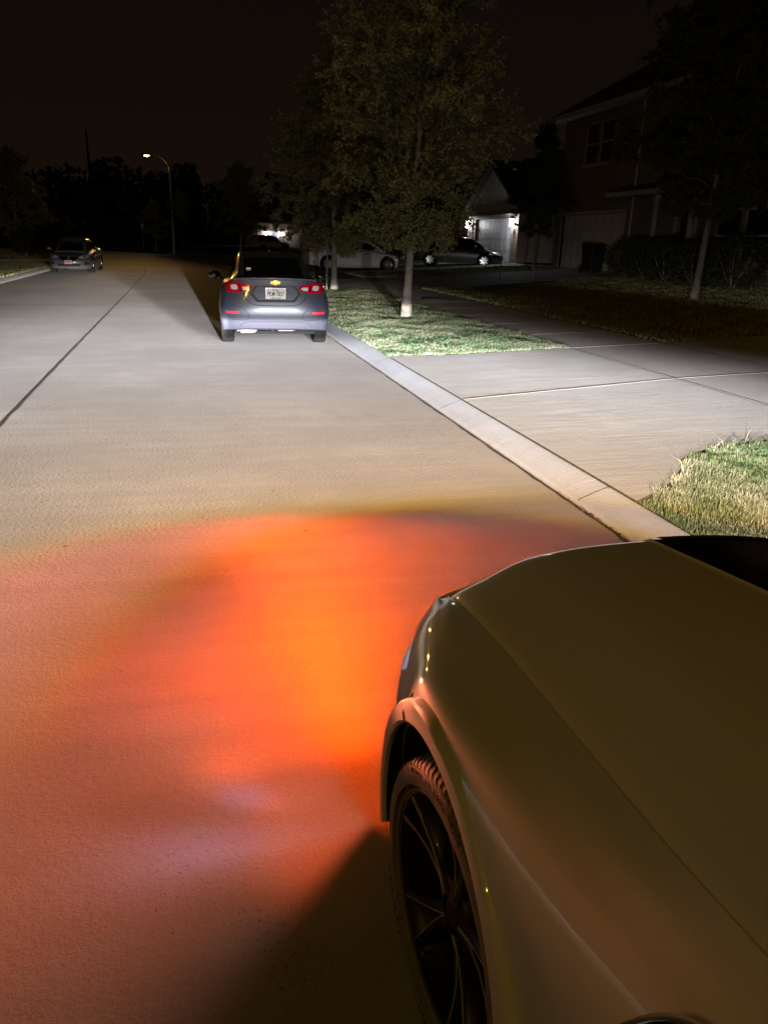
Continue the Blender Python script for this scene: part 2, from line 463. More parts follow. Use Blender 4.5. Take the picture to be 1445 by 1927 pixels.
M = {}
M['road'] = concrete('road_concrete', (.40, .375, .345), .35, 6.5, .0016, 1, fine=.0020)
M['drive'] = concrete('driveway_concrete', (.34, .32, .29), .7, 4.0, .0012, 1, fine=.0009, crease=.0036)
M['walk'] = concrete('sidewalk_concrete', (.33, .30, .275), 3.0, 1.5, .0008, 1, fine=.0009, crease=.002)
M['curb'] = concrete('curb_concrete', (.29, .292, .30), 2, 9, .0012, 1, fine=.0016)
M['tar'] = mat('joint_filler', (.03, .024, .02), .9)
M['ridge'] = mat('joint_edge', (.17, .155, .13), .9, spec=.1)
M['soil'] = vary('turf_soil', (.030, .030, .012), (.055, .045, .022), 3.0, .95, .02, 25)
M['grass'] = tinted('grass_blades', [(.028, .056, .018), (.050, .082, .028), (.08, .096, .050), (.125, .128, .082), (.19, .186, .14)])
M['verge'] = tinted('verge_blades', [(.022, .042, .013), (.036, .058, .020), (.055, .066, .032), (.085, .086, .052), (.12, .115, .08)])
M['dimgrass'] = tinted('lawn_blades', [(.06, .075, .028), (.09, .10, .04), (.13, .125, .055), (.17, .15, .08)])
M['weed'] = tinted('clover_leaf', [(.04, .095, .035), (.06, .12, .05)])
M['leaf'] = tinted('elm_leaf', [(.10, .12, .045), (.145, .155, .065), (.18, .165, .08), (.18, .125, .065)], .75, .06)
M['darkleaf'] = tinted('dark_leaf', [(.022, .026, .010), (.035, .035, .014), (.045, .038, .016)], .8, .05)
M['bark'] = vary('bark', (.15, .13, .11), (.24, .215, .19), 9, .9, .012, 30)
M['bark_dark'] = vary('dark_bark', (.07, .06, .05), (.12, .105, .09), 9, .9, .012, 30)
M['twig'] = mat('twig_bark', (.055, .045, .032), .9, spec=.1)
M['tyre'] = vary('tyre_rubber', (.009, .0085, .008), (.014, .013, .012), 20, .85, spec=.08, obj=True)
M['black_gloss'] = mat('gloss_black', (.006, .006, .006), .12, coat=.6)
M['black_matte'] = mat('matte_black', (.012, .012, .012), .7)
M['liner'] = mat('wheel_arch_liner', (.008, .008, .008), .9)
M['glass'] = mat('dark_car_glass', (.004, .004, .004), .04, spec=.6)
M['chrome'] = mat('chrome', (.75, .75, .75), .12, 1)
M['alloy'] = mat('alloy', (.55, .55, .56), .3, 1)
M['gold'] = mat('gold_emblem', (.85, .50, .10), .3, .7)
M['red'] = mat('red_lens', (.42, .006, .012), .12, coat=1)
M['redbright'] = mat('red_reflector', (.95, .03, .06), .25, coat=1)
M['clear'] = mat('clear_lens', (.62, .56, .58), .15, coat=1)
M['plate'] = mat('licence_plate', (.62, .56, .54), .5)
M['ink'] = mat('plate_ink', (.012, .014, .03), .6)
M['brick'] = brick_mat('dark_brick', (.11, .068, .046), (.16, .11, .08), (.20, .18, .16))
M['brick2'] = brick_mat('tan_brick', (.24, .16, .11), (.33, .24, .18), (.36, .33, .30))
M['white_trim'] = mat('painted_trim', (.26, .235, .21), .7)
M['garage'] = mat('garage_door_paint', (.34, .30, .26), .55)
M['garage_white'] = mat('white_garage_door', (.66, .66, .68), .5)
M['siding'] = mat('board_siding', (.40, .37, .33), .7)
M['shingle'] = vary('roof_shingle', (.035, .032, .03), (.06, .055, .05), 4, .9, .01, 30)
M['house_glass'] = mat('house_window_glass', (.015, .016, .018), .06)
M['steel'] = mat('galvanised_pole', (.36, .35, .33), .5, .5)
M['lamp_on'] = mat('lit_lens', (1, .9, .7), .3, emit=(1.0, .76, .36), estr=22)
M['lantern_on'] = mat('lit_lantern_glass', (1, 1, 1), .3, emit=(.93, .95, 1.0), estr=60)
M['bin'] = mat('bin_plastic', (.008, .008, .009), .5)
M['stop_red'] = mat('stop_sign_red', (.70, .06, .05), .4)
M['sign_white'] = mat('sign_white', (.8, .8, .8), .5)
M['sign_green'] = mat('street_name_green', (.10, .30, .22), .5)
M['litter'] = tinted('dry_leaf_litter', [(.10, .055, .025), (.20, .13, .07), (.05, .03, .02)], .9)

# ------------------------------------------------------------------ ground
def shift(y):
    s = 0.0
    if y > 36: s -= .0027 * (y - 36) ** 2
    if y > 70: s -= .05 * (min(y, 110) - 70) ** 2
    return s
XR, XL, XC = 2.55, -5.99, -1.72
def gz(x, y):
    x = x - shift(y)
    if x < XL:
        d = XL - x
        return min(.11, d / .27 * .11) + .015 * max(0, min(d - .27, 12))
    if x < XR: return 0.0
    if x < 2.82: return (x - XR) / .27 * .11
    if x < 9: return .11 + .02 * (x - 2.82)
    return min(.75, .2336 + .064 * (x - 9))

def drape(lefts, n=8, dz=0.0, sub=1):
    """rows of points between pairs (xy,xy), laid on the ground"""
    rows = []
    for (a, b) in lefts:
        rows.append([(a[0] + (b[0] - a[0]) * k / n, a[1] + (b[1] - a[1]) * k / n) for k in range(n + 1)])
    return [[(x, y, gz(x, y) + dz) for x, y in r] for r in rows]

def frange(a, b, s):
    n = max(1, round((b - a) / s)); return [a + (b - a) * i / n for i in range(n + 1)]

def build_ground():
    ys = frange(-400, -20, 60) + frange(-14, 110, 2.0) + [125, 150, 190, 260, 400, 700, 1200]
    xs = [-1200, -500, -200, -90, -45, -25, -18, -12, -8, -6.27, -6.24, XR + .24, XR + .27, 4, 6, 7.5, 9, 11, 13, 15, 17.05, 20, 30, 50, 100, 250, 600, 1200]
    G = []
    for y in ys:
        r = []
        for x in xs:
            X = x + shift(min(y, 110)); z = gz(X, min(y, 110)) - .008
            if -6.25 < x < XR + .25: z = -.10
            r.append((X, y, z))
        G.append(r)
    tag(MB().grid(G).build('ground', M['soil'], smooth=True), kind='structure')
    # road, both lanes
    m = MB()
    rows = []
    for y in frange(-14, 108, 1.0):
        rows.append([(XL + (XR - XL) * k / 8 + shift(y), y, 0) for k in range(9)])
    m.grid(rows)
    tag(m.build('road', M['road'], smooth=True), kind='structure')
    # kerbs
    for side in (1, -1):
        x0 = XR if side > 0 else XL
        prof = [(.0, -.03), (.022, -.012), (.03, .018), (.05, .034), (.15, .074), (.245, .108), (.27, .110), (.272, -.05)]
        rows = [[(x0 + side * dx + shift(y), y, z) for dx, z in prof] for y in frange(-14, 105, 1.0)]
        tag(MB().grid(rows).build('kerb', M['curb'], smooth=True, sharp=40), kind='structure')
    # joints of the road slabs
    m = MB(); rr = random.Random(3)
    rows = []
    for y in frange(-14, 100, .35):
        x = XC + shift(y) - max(0, (y - 30)) * .004; w = .011 + rr.random() * .008
        j = rr.uniform(-.006, .006)
        rows.append([(x - w + j, y, .004), (x + w + j, y, .004)])
    m.grid(rows)
    for y in (20.95, 43.0, 66.0):
        rows = []
        for x in frange(XL + .02, XR - .02, .4):
            j = rr.uniform(-.01, .01); rows.append([(x + shift(y), y - .014 + j, .004), (x + shift(y), y + .014 + j, .004)])
        m.grid(rows)
    rows = [[(XR - .012 - rr.random() * .02 + shift(y), y, .004), (XR + .008 + shift(y), y, .004)] for y in frange(-10, 100, .12)]
    m.grid(rows)
    for y in (-2.0, 1.4, 4.62, 7.75, 10.9, 14.1, 17.3, 20.9, 25, 30, 36):
        m.grid([[(XR + dx, y + o, z + .003) for dx, z in ((.034, .018), (.05, .034), (.15, .074), (.245, .108), (.268, .110))] for o in (-.005, .006)])
    tag(m.build('road_joint', M['tar']), kind='structure')
    # bright aggregate edge beside the centre joint
build_ground()

def near_edge(x):      # front edge of the near grass patch
    pts = [(2.82, 4.28), (3.05, 4.42), (3.31, 4.62), (3.55, 4.86), (3.72, 5.12), (4.0, 5.32), (4.4, 5.46), (4.86, 5.53), (6.2, 5.62), (30, 5.9)]
    return float(np.interp(x, [p[0] for p in pts], [p[1] for p in pts]))
def far_edge(x):
    pts = [(2.82, 10.95), (3.1, 10.95), (3.6, 10.92), (4.2, 11.02), (5.8, 11.28), (7.8, 11.6), (30, 12.3)]
    return float(np.interp(x, [p[0] for p in pts], [p[1] for p in pts]))

def build_paving():
    lefts = [((x, near_edge(x)), (x, far_edge(x))) for x in [2.83, 2.95, 3.1, 3.31, 3.45, 3.6, 3.72, 3.85, 4.1, 4.4, 4.86, 5.4, 5.85]]
    tag(MB().grid(drape(lefts, 14, .012)).build('driveway', M['drive'], smooth=True), kind='structure')
    # sidewalk with the part that crosses the driveway
    rows = [((5.93, y), (7.72, y)) for y in frange(-12, 26, .75)]
    tag(MB().grid(drape(rows, 6, .012)).build('sidewalk', M['walk'], smooth=True), kind='structure')
    rows = [((7.80, near_edge(7.8)), (7.80, far_edge(7.8))), ((12, 5.7), (12, 11.9)), ((17, 5.8), (17, 12.1)), ((30, 6), (30, 12.3))]
    tag(MB().grid(drape(rows, 8, .012)).build('driveway_upper', M['drive'], smooth=True), kind='structure')
    # pale raised edges and dark gaps of the joints
    m = MB(); dk = MB(); rr = random.Random(5)
    def joint(a, b, w=.014, h=.003):
        n = 24; A = Vector(a); B = Vector(b); d = (B - A).normalized(); nrm = Vector((-d.y, d.x))
        rows = []
        for i in range(n + 1):
            p = A.lerp(B, i / n) + nrm * rr.uniform(-.006, .006)
            z = gz(p.x, p.y) + .0125
            rows.append([(p.x + nrm.x * w * k, p.y + nrm.y * w * k, z + (h if abs(k) < .6 else -.004)) for k in (-1, -.5, .5, 1)])
        m.grid(rows)
        dk.grid([[(x + nrm.x * .020, y + nrm.y * .020, z0 + .003), (x + nrm.x * .034, y + nrm.y * .034, z0 + .003)] for (x, y, z0) in [(r[2][0], r[2][1], gz(r[2][0], r[2][1]) + .0125) for r in rows]])
    joint((2.84, 7.74), (5.9, 8.46)); joint((5.89, 4.8), (5.89, 11.3), .02); joint((7.76, 4.8), (7.76, 11.7), .02); joint((5.9, 8.46), (16, 9.6))
    joint((5.85, 11.30), (7.8, 11.62), .012, .004)
    for i, y in enumerate((13.1, 14.9, 16.7, 18.5, 20.3)): joint((5.95, y), (7.7, y + .25), .009, .003)
    tag(m.build('paving_joint', M['ridge'], smooth=True), kind='structure')
    tag(dk.build('paving_groove', M['tar']), kind='structure')
    # second driveway and the path to the first house
    rows = [((x, 26.0 + max(0, x - 7) * .16), (x, 33.0 + max(0, x - 7) * .06)) for x in [2.83, 4, 6, 7.5, 9, 11, 13, 15, 16.95]]
    tag(MB().grid(drape(rows, 6, .012)).build('second_driveway', M['walk'], smooth=True), kind='structure')
    rows = [((x, 38.2), (x, 45.8)) for x in [2.6, 4, 6, 8, 10, 12, 14, 17.4]]
    tag(MB().grid(drape(rows, 6, .012)).build('third_driveway', M['walk'], smooth=True), kind='structure')
    rows = [((5.9 + shift(y), y), (7.4 + shift(y), y)) for y in frange(46, 78, 2)]
    tag(MB().grid(drape(rows, 3, .012)).build('far_sidewalk', M['walk'], smooth=True), kind='structure')
    rows = [((2.85 + shift(y), y), (8.0 + shift(y), y)) for y in (69.5, 73.0)]
    tag(MB().grid(drape(rows, 6, .013)).build('far_driveway', M['walk'], smooth=True), kind='structure')
    rows = [((x, 48.0), (x, 53.5)) for x in (-6.27, -9, -12, -17)]
    tag(MB().grid(drape(rows, 3, .012)).build('opposite_driveway', M['walk'], smooth=True), kind='structure')
build_paving()

# ------------------------------------------------------------------ grass
def blades(name, areas, material, kind='stuff', label=None, cat=None, width=(.004, .008), height=(.035, .085), lean=.55, clump=1.7, seed=1, tri=True):
    rg = np.random.default_rng(seed)
    P = []
    for (fn, box, dens) in areas:
        x0, x1, y0, y1 = box
        n = int((x1 - x0) * (y1 - y0) * dens)
        xy = np.stack([rg.uniform(x0, x1, n), rg.uniform(y0, y1, n)], 1)
        keep = np.array([fn(a, b) for a, b in xy]) if fn else np.ones(n, bool)
        P.append(xy[keep])
    P = np.concatenate(P); n = len(P)
    z = np.array([gz(a, b) for a, b in P]) - .01
    a = rg.uniform(0, 2 * PI, n); w = rg.uniform(width[0], width[1], n); h = rg.uniform(height[0], height[1], n)
    # clumps
    ph = np.sin(P[:, 0] * clump * 2.1 + 1.3 * np.sin(P[:, 1] * clump * 1.3)) * np.cos(P[:, 1] * clump * 1.9 + .7 * np.sin(P[:, 0] * clump * 2.7))
    ph2 = np.sin(P[:, 0] * clump * 7.3 + 2 * np.sin(P[:, 1] * clump * 5.1)) * np.cos(P[:, 1] * clump * 6.7)
    h = h * (1 + .28 * ph + .18 * ph2)
    b = rg.uniform(0, 2 * PI, n); le = rg.uniform(.1, 1, n) * lean
    dx, dy = np.cos(a) * w / 2, np.sin(a) * w / 2
    base = np.stack([P[:, 0], P[:, 1], z], 1)
    d1 = np.stack([np.cos(b) * h * le * .35, np.sin(b) * h * le * .35, h * .6], 1)
    d2 = np.stack([np.cos(b) * h * le, np.sin(b) * h * le, h * (1 - .25 * le)], 1)
    off = np.stack([dx, dy, 0 * dx], 1)
    V = np.stack([base - off, base + off, base + d1 + off * .8, base + d1 - off * .8, base + d2], 1).reshape(-1, 3)
    idx = np.arange(n)[:, None] * 5
    quads = (idx + np.array([[0, 1, 2, 3]])); tris = idx + np.array([[3, 2, 4]])
    me = bpy.data.meshes.new(name)
    me.vertices.add(n * 5); me.vertices.foreach_set('co', V.ravel().astype(np.float32))
    loops = np.concatenate([quads, tris], 1).ravel()
    me.loops.add(len(loops)); me.loops.foreach_set('vertex_index', loops.astype(np.int32))
    me.polygons.add(n * 2)
    ls = (np.arange(n)[:, None] * 7 + np.array([[0, 4]])).ravel(); me.polygons.foreach_set('loop_start', ls.astype(np.int32))
    me.update(calc_edges=True)
    t = np.clip(.5 + .22 * ph + .12 * ph2 + rg.normal(0, .22, n), 0, 1)
    at = me.attributes.new('tint', 'FLOAT', 'POINT'); at.data.foreach_set('value', np.repeat(t, 5).astype(np.float32))
    me.materials.append(material)
    o = bpy.data.objects.new(name, me); COL.objects.link(o)
    return tag(o, label, cat, kind=kind)

edge_n = lambda x, y: y < near_edge(x) - .02 + .05 * math.sin(x * 23) and x > 2.84
edge_f = lambda x, y: y > far_edge(x) + .03 + .03 * math.sin(x * 17) and x < 5.86 + .06 * math.sin(y * 9) + .05 * math.sin(y * 23) and x > 2.83 + .02 * math.sin(y * 31)
def build_grass():
    blades('grass', [(edge_n, (2.84, 6.2, 2.6, 5.7), 7500)], M['grass'], label='thick pale green grass beside the driveway apron nearest the pale car', cat='grass', width=(.003, .006), height=(.028, .062), lean=.85, seed=2)
    # taller wisps on the outer rim of the patch
    rim = lambda x, y: near_edge(x) - .16 < y < near_edge(x) - .03
    blades('grass_wisps', [(rim, (3.3, 6.2, 4.5, 5.7), 110)], M['grass'], label='taller grass wisps along the rim of the near patch', cat='grass', height=(.07, .17), lean=.7, seed=3)
    blades('grass_strip', [(edge_f, (2.83, 5.95, 10.9, 16), 4200), (edge_f, (2.83, 5.95, 16, 25.9), 1300)], M['verge'], label='lit grass verge between kerb and sidewalk around the tree', cat='grass', width=(.004, .009), height=(.03, .062), lean=.85, seed=4)
    ln = lambda x, y: y > far_edge(x) + .05 and x > 7.78 + .04 * math.sin(y * 7) and y < 26 + max(0, x - 7) * .16
    blades('lawn', [(ln, (7.74, 13, 11.5, 26), 420), (ln, (13, 16.6, 11.5, 28), 300)], M['dimgrass'], label='dim lawn in front of the brick house', cat='lawn', width=(.012, .024), height=(.05, .10), seed=5)
    f2 = lambda x, y: x > 2.85 + shift(y) and not (5.9 < x - shift(y) < 7.4)
    blades('far_lawn', [(f2, (2.8, 17.0, 33.3, 38.0), 160), (f2, (-3, 16, 46.2, 69), 40)], M['dimgrass'], label='dim grass between the farther driveways', cat='lawn', width=(.02, .04), height=(.05, .11), seed=6)
    lf = lambda x, y: x < XL - .28 + shift(y)
    blades('opposite_lawn', [(lf, (-15, -6.2, 23, 48), 200), (lf, (-16, -6.2, 53.5, 80), 40)], M['dimgrass'], label='dim lawn across the road behind the left kerb', cat='lawn', width=(.02, .035), height=(.04, .09), seed=7)
    # clover leaves in the near patch
    rg = random.Random(4); m = MB(); T = []
    def leaf(x, y, z, r, tilt):
        a = rg.uniform(0, 6.28); n = Vector((math.cos(tilt), math.sin(tilt), 2.2)).normalized(); u = n.orthogonal().normalized(); v = n.cross(u)
        c = Vector((x, y, z))
        for k in range(3):
            t = a + k * 2.09
            p = c + (u * math.cos(t) + v * math.sin(t)) * r
            q = (u * -math.sin(t) + v * math.cos(t)) * r * .55
            m.add([c, p - q, p + (p - c) * .45, p + q], [(0, 1, 2, 3)])
    for i in range(420):
        x = rg.gauss(4.55, .35); y = near_edge(x) - .55 + rg.gauss(0, .22)
        if y > near_edge(x) - .08: continue
        leaf(x, y, gz(x, y) + rg.uniform(.05, .08), rg.uniform(.010, .017), rg.uniform(0, 6.28))
    for i in range(320):
        x = rg.uniform(3.3, 5.2); y = far_edge(x) + abs(rg.gauss(.9, .55)) + .1
        leaf(x, y, gz(x, y) + rg.uniform(.05, .08), rg.uniform(.014, .024), rg.uniform(0, 6.28))
    o = m.build('clover', M['weed'])
    at = o.data.attributes.new('tint', 'FLOAT', 'POINT'); at.data.foreach_set('value', np.repeat(nprng.uniform(0, 1, len(o.data.vertices) // 4), 4).astype(np.float32))
    tag(o, 'small bright green clover growing among the lit grass', 'clover', kind='stuff')
    # dry leaf bits along the gutter
    m = MB()
    for i in range(900):
        y = rg.uniform(2.5, 16) if i < 700 else rg.uniform(16, 40); x = XR - abs(rg.gauss(0, .022)) + .012
        s = rg.uniform(.003, .011); a = rg.uniform(0, 6.28)
        if i > 860: y = rg.uniform(3.9, 4.6); s *= 1.8
        p = [(x + s * math.cos(a + k * 1.57) * (1 if k % 2 else .5), y + s * math.sin(a + k * 1.57) * (1 if k % 2 else .5), .006 + rg.uniform(0, .008)) for k in range(4)]
        m.add(p, [(0, 1, 2, 3)])
    for i in range(160):
        x = rg.uniform(-1.5, 2.4); y = rg.uniform(1.2, 11); s = rg.uniform(.002, .006); a = rg.uniform(0, 6.28)
        p = [(x + s * math.cos(a + k * 1.57), y + .5 * s * math.sin(a + k * 1.57), .005 + .004 * (k % 2)) for k in range(4)]
        m.add(p, [(0, 1, 2, 3)])
    o = m.build('leaf_litter', M['litter'])
    at = o.data.attributes.new('tint', 'FLOAT', 'POINT'); at.data.foreach_set('value', np.repeat(nprng.uniform(0, 1, len(o.data.vertices) // 4), 4).astype(np.float32))
    tag(o, 'brown leaf crumbs and grit along the gutter seam', 'litter', kind='stuff')
build_grass()

# ------------------------------------------------------------------ car bodies
def car_shell(tbl, sub=4, rowsub=5, crown=.03, K=8, drop=None):
    """tbl: (top, shoulder, middle, low) points (half width, y, z) round one side from rear centre to front centre"""
    NP = len(tbl[0]); prof = [catmull([e[k] for e in tbl], sub) for k in range(NP)]
    n = len(prof[0])
    P = []
    for i in range(n):
        r = catmull([prof[k][i] for k in range(NP)], rowsub)
        for q in r: q[0] = max(0.0, q[0])
        if drop:
            d = drop(prof[0][i][1])
            if d > 0:
                t = prof[0][i]
                r = [np.array([max(0, t[0] - .012), t[1] - (.012 if t[0] < .6 else 0), t[2] - d])] + r
            else:
                t = prof[0][i]; r = [np.array([max(0, t[0] - .006), t[1], t[2] - .0005])] + r
        P.append(r)
    for i in (0, n - 1):
        for q in P[i]: q[0] = 0.0
    m = MB()
    m.grid([[(q[0], q[1], q[2]) for q in r] for r in P])
    m.grid([[(-q[0], q[1], q[2]) for q in r] for r in P], flip=True)
    cap = []; bot = []
    for r in P:
        u, y, z = r[0]; cr = crown * min(1, u / .5) if not drop or drop(y) <= 0 else 0
        cap.append([(u * (1 - 2 * k / K), y, z + cr * (1 - (1 - 2 * k / K) ** 2)) for k in range(K + 1)])
        u, y, z = r[-1]
        bot.append([(u * (1 - 2 * k / K), y, z) for k in range(K + 1)])
    m.grid(cap); m.grid(bot, flip=True)
    return m

def cut_arches(o, cuts, depth=.34, liner=None):
    """boolean wheel wells; cuts = list of (x_sign, y, z, radius, x_outer)"""
    m = MB()
    for (sx, y, z, r, xo) in cuts:
        a = MB().lathe([(0, 0), (r, 0), (r, depth + .2), (0, depth + .2)], axis='x', n=40)
        m.add([(sx * (xo + .2) - sx * v[0], v[1] + y, v[2] + z) for v in a.v], a.f)
    c = m.build('cutter', liner or M['liner'], weld=True)
    c.parent = o.parent
    b = o.modifiers.new('b', 'BOOLEAN'); b.operation = 'DIFFERENCE'; b.object = c; b.solver = 'EXACT'; b.material_mode = 'TRANSFER'
    me = eval_mesh(o); o.modifiers.clear(); old = o.data; o.data = me; me.name = o.name
    bpy.data.meshes.remove(old); cm = c.data; bpy.data.objects.remove(c); bpy.data.meshes.remove(cm)
    me.polygons.foreach_set('use_smooth', [True] * len(me.polygons)); me.set_sharp_from_angle(angle=R(38))
    return o

def bvh(o):
    me = o.data
    return BVHTree.FromPolygons([v.co.copy() for v in me.vertices], [tuple(p.vertices) for p in me.polygons])

def decal(name, poly, tree, material, parent, y0, diry, lift=.006, thick=0, cuts=3, fallback=None, inset=None):
    """flat outline in (x,z) laid on the body's end surface along y, with a small real thickness"""
    bm = bmesh.new()
    vs = [bm.verts.new((x, 0, z)) for x, z in poly]
    es = [bm.edges.new((vs[i], vs[(i + 1) % len(vs)])) for i in range(len(vs))]
    bmesh.ops.triangle_fill(bm, use_beauty=True, edges=es)
    for _ in range(cuts):
        bmesh.ops.subdivide_edges(bm, edges=[e for e in bm.edges if e.calc_length() > .03], cuts=1, use_grid_fill=True)
        bmesh.ops.triangulate(bm, faces=bm.faces)
    last = fallback
    for v in bm.verts:
        hit = tree.ray_cast(Vector((v.co.x, y0, v.co.z)), Vector((0, diry, 0)))
        if hit[0] is not None:
            v.co.y = hit[0].y - diry * lift
        else: v.co.y = fallback if fallback is not None else y0
    bmesh.ops.recalc_face_normals(bm, faces=bm.faces)
    if thick:
        ret = bmesh.ops.extrude_face_region(bm, geom=list(bm.faces))
        for g in ret['geom']:
            if isinstance(g, bmesh.types.BMVert): g.co.y -= diry * -thick
    me = bpy.data.meshes.new(name); bmesh.ops.recalc_face_normals(bm, faces=bm.faces); bm.to_mesh(me); bm.free()
    me.materials.append(material); me.polygons.foreach_set('use_smooth', [True] * len(me.polygons)); me.set_sharp_from_angle(angle=R(40))
    o = bpy.data.objects.new(name, me); COL.objects.link(o); o.parent = parent
    return o

def line_decal(name, pts, w, tree, material, parent, y0, diry, lift=.002):
    """thin strip following a polyline in (x,z) on the body's end surface"""
    P = catmull([np.array(p, float) for p in pts], 6); rows = []
    for i, p in enumerate(P):
        d = P[min(i + 1, len(P) - 1)] - P[max(i - 1, 0)]; d = d / (np.linalg.norm(d) + 1e-9); nn = np.array([-d[1], d[0]]) * w / 2
        r = []
        for q in (p - nn, p + nn):
            h = tree.ray_cast(Vector((q[0], y0, q[1])), Vector((0, diry, 0)))
            r.append((q[0], (h[0].y - diry * lift) if h[0] is not None else y0, q[1]))
        rows.append(r)
    return MB().grid(rows).build(name, material, parent, smooth=True)

def greenhouse(st, paint, parent, rear=(0, 2), front=(-3, -1), side=None, sub=3, crown=.015, pill=.13, split=None):
    """st: stations (y, z base, half width base, z roof, half width roof)"""
    S = catmull([np.array(s, float) for s in st], sub)
    def sec(s, off=0.0):
        y, zb, wb, zr, wr = s
        h = max(zr - zb, .004); d = min(.05, .28 * h)
        R_ = [(wb, zb), (wb + (wr - wb) * .4, zb + h * .4), (wr + .012, zr - d), (wr - .015, zr - d * .35), (wr - .07, zr)]
        top = [(wr * f - .07 * f, zr + crown * (1 - f * f)) for f in (.66, .33, 0)]
        half = R_ + top
        return [(x, y, z) for x, z in half] + [(-x, y, z) for x, z in half[-2::-1]]
    m = MB(); rows = [sec(s) for s in S]; m.grid(rows)
    m.add(rows[0], [tuple(range(len(rows[0])))]); m.add(rows[-1], [tuple(range(len(rows[-1])))[::-1]])
    nb = len(rows[0])
    roof = m.build('roof', paint, parent, smooth=True, sharp=45)
    def patch(name, i0, i1, inset, lift=.005):
        n = 8; rr = []
        for k in range(n + 1):
            t = i0 + (i1 - i0) * k / n; a = int(min(t, len(S) - 2)); s = S[a] + (S[a + 1] - S[a]) * (t - a)
            y, zb, wb, zr, wr = s; w = wr - inset
            rr.append([(w * f, y, zr + crown * (1 - f * f) + lift) for f in (-1, -.66, -.33, 0, .33, .66, 1)])
        return MB().grid(rr).build(name, M['glass'], parent, smooth=True)
    rw = patch('rear_window', rear[0] * sub + .6, rear[1] * sub + sub * .15, pill - .04)
    ws = patch('windshield', (len(st) + front[0]) * sub + .5, (len(st) + front[1]) * sub - .8, pill - .05)
    # side windows
    if side is None: side = (1, len(st) - 3)
    sp = split or (side[0] + side[1]) / 2
    for sgn in (1, -1):
        for (i0, i1) in ((side[0] + .35, sp - .06), (sp + .06, side[1] + .55)):
            rr = []
            for k in range(7):
                t = (i0 + (i1 - i0) * k / 6) * sub; a = int(min(t, len(S) - 2)); s = S[a] + (S[a + 1] - S[a]) * (t - a)
                y, zb, wb, zr, wr = s; h = zr - zb
                lo, hi = .08, max(.10, 1 - .075 / max(h, .09))
                rr.append([(sgn * (wb + (wr + .012 - wb) * f + .006), y, zb + (zr - zb - min(.05, .28 * h)) * f + .002) for f in (lo, (lo + hi) / 2, hi)])
            MB().grid(rr).build('side_window', M['glass'], parent, smooth=True)
    return roof

def wheel(parent, loc, side, r=.33, w=.22, rim_r=.24, spokes=5, tyre_mat=None, rim_mat=None, style='five', steer=0, detail=1):
    """side: +1 faces +x, -1 faces -x"""
    n = 28 if detail < 2 else 72
    h = w / 2
    prof = [(rim_r - .012, -h * .80), (rim_r + .004, -h * .86), (rim_r + (r - rim_r) * .45, -h), (r - .022, -h * .97), (r - .006, -h * .86), (r, -h * .72)]
    if detail > 0:
        for g in (-.42, 0, .42):
            prof += [(r, h * (g - .06)), (r - .008, h * (g - .05)), (r - .008, h * (g + .05)), (r, h * (g + .06))]
    prof += [(r, h * .72), (r - .006, h * .86), (r - .022, h * .97), (rim_r + (r - rim_r) * .45, h), (rim_r + .004, h * .86), (rim_r - .012, h * .80)]
    m = MB(); m.lathe(prof, axis='x', n=n)
    t = m.build('wheel', tyre_mat or M['tyre'], parent, smooth=True, sharp=35)
    t.location = loc; t.rotation_euler = (0, 0, steer)
    k = MB()
    o = side
    k.lathe([(rim_r - .012, o * h * .82), (rim_r - .002, o * h * .86), (rim_r - .006, o * h * .80), (rim_r - .025, o * h * .70), (rim_r - .035, -o * h * .8)], axis='x', n=n)
    k.lathe([(0, o * h * .62), (.035, o * h * .62), (.06, o * h * .52), (.062, o * h * .2)], axis='x', n=20)
    for i in range(spokes):
        a = 2 * PI * i / spokes + .3
        if style == 'five': arms = [(a - .16, a - .10), (a + .16, a + .10)]
        elif style == 'wide': arms = [(a, a)]
        else: arms = [(a - .05, a - .28), (a + .05, a + .28)]
        for a0, a1 in arms:
            wd0, wd1 = (.020, .013) if style != 'wide' else (.045, .030)
            vs = []
            for (rr, aa, wd, x) in ((.045, a0, wd0, .58), (rim_r - .02, a1, wd1, .66)):
                for dx in (0, -.22):
                    for sg in (-1, 1):
                        vs.append((o * h * (x + dx), rr * math.cos(aa) - sg * wd * math.sin(aa), rr * math.sin(aa) + sg * wd * math.cos(aa)))
            k.add(vs, [(0, 1, 5, 4), (2, 6, 7, 3), (0, 4, 6, 2), (1, 3, 7, 5), (4, 5, 7, 6), (0, 2, 3, 1)])
    b = k.build('rim', rim_mat or M['alloy'], t, smooth=True, sharp=30)
    # dark disc behind the spokes
    MB().lathe([(0, o * h * .12), (rim_r - .035, o * h * .10)], axis='x', n=n).build('brake_disc', M['liner'], t)
    return t

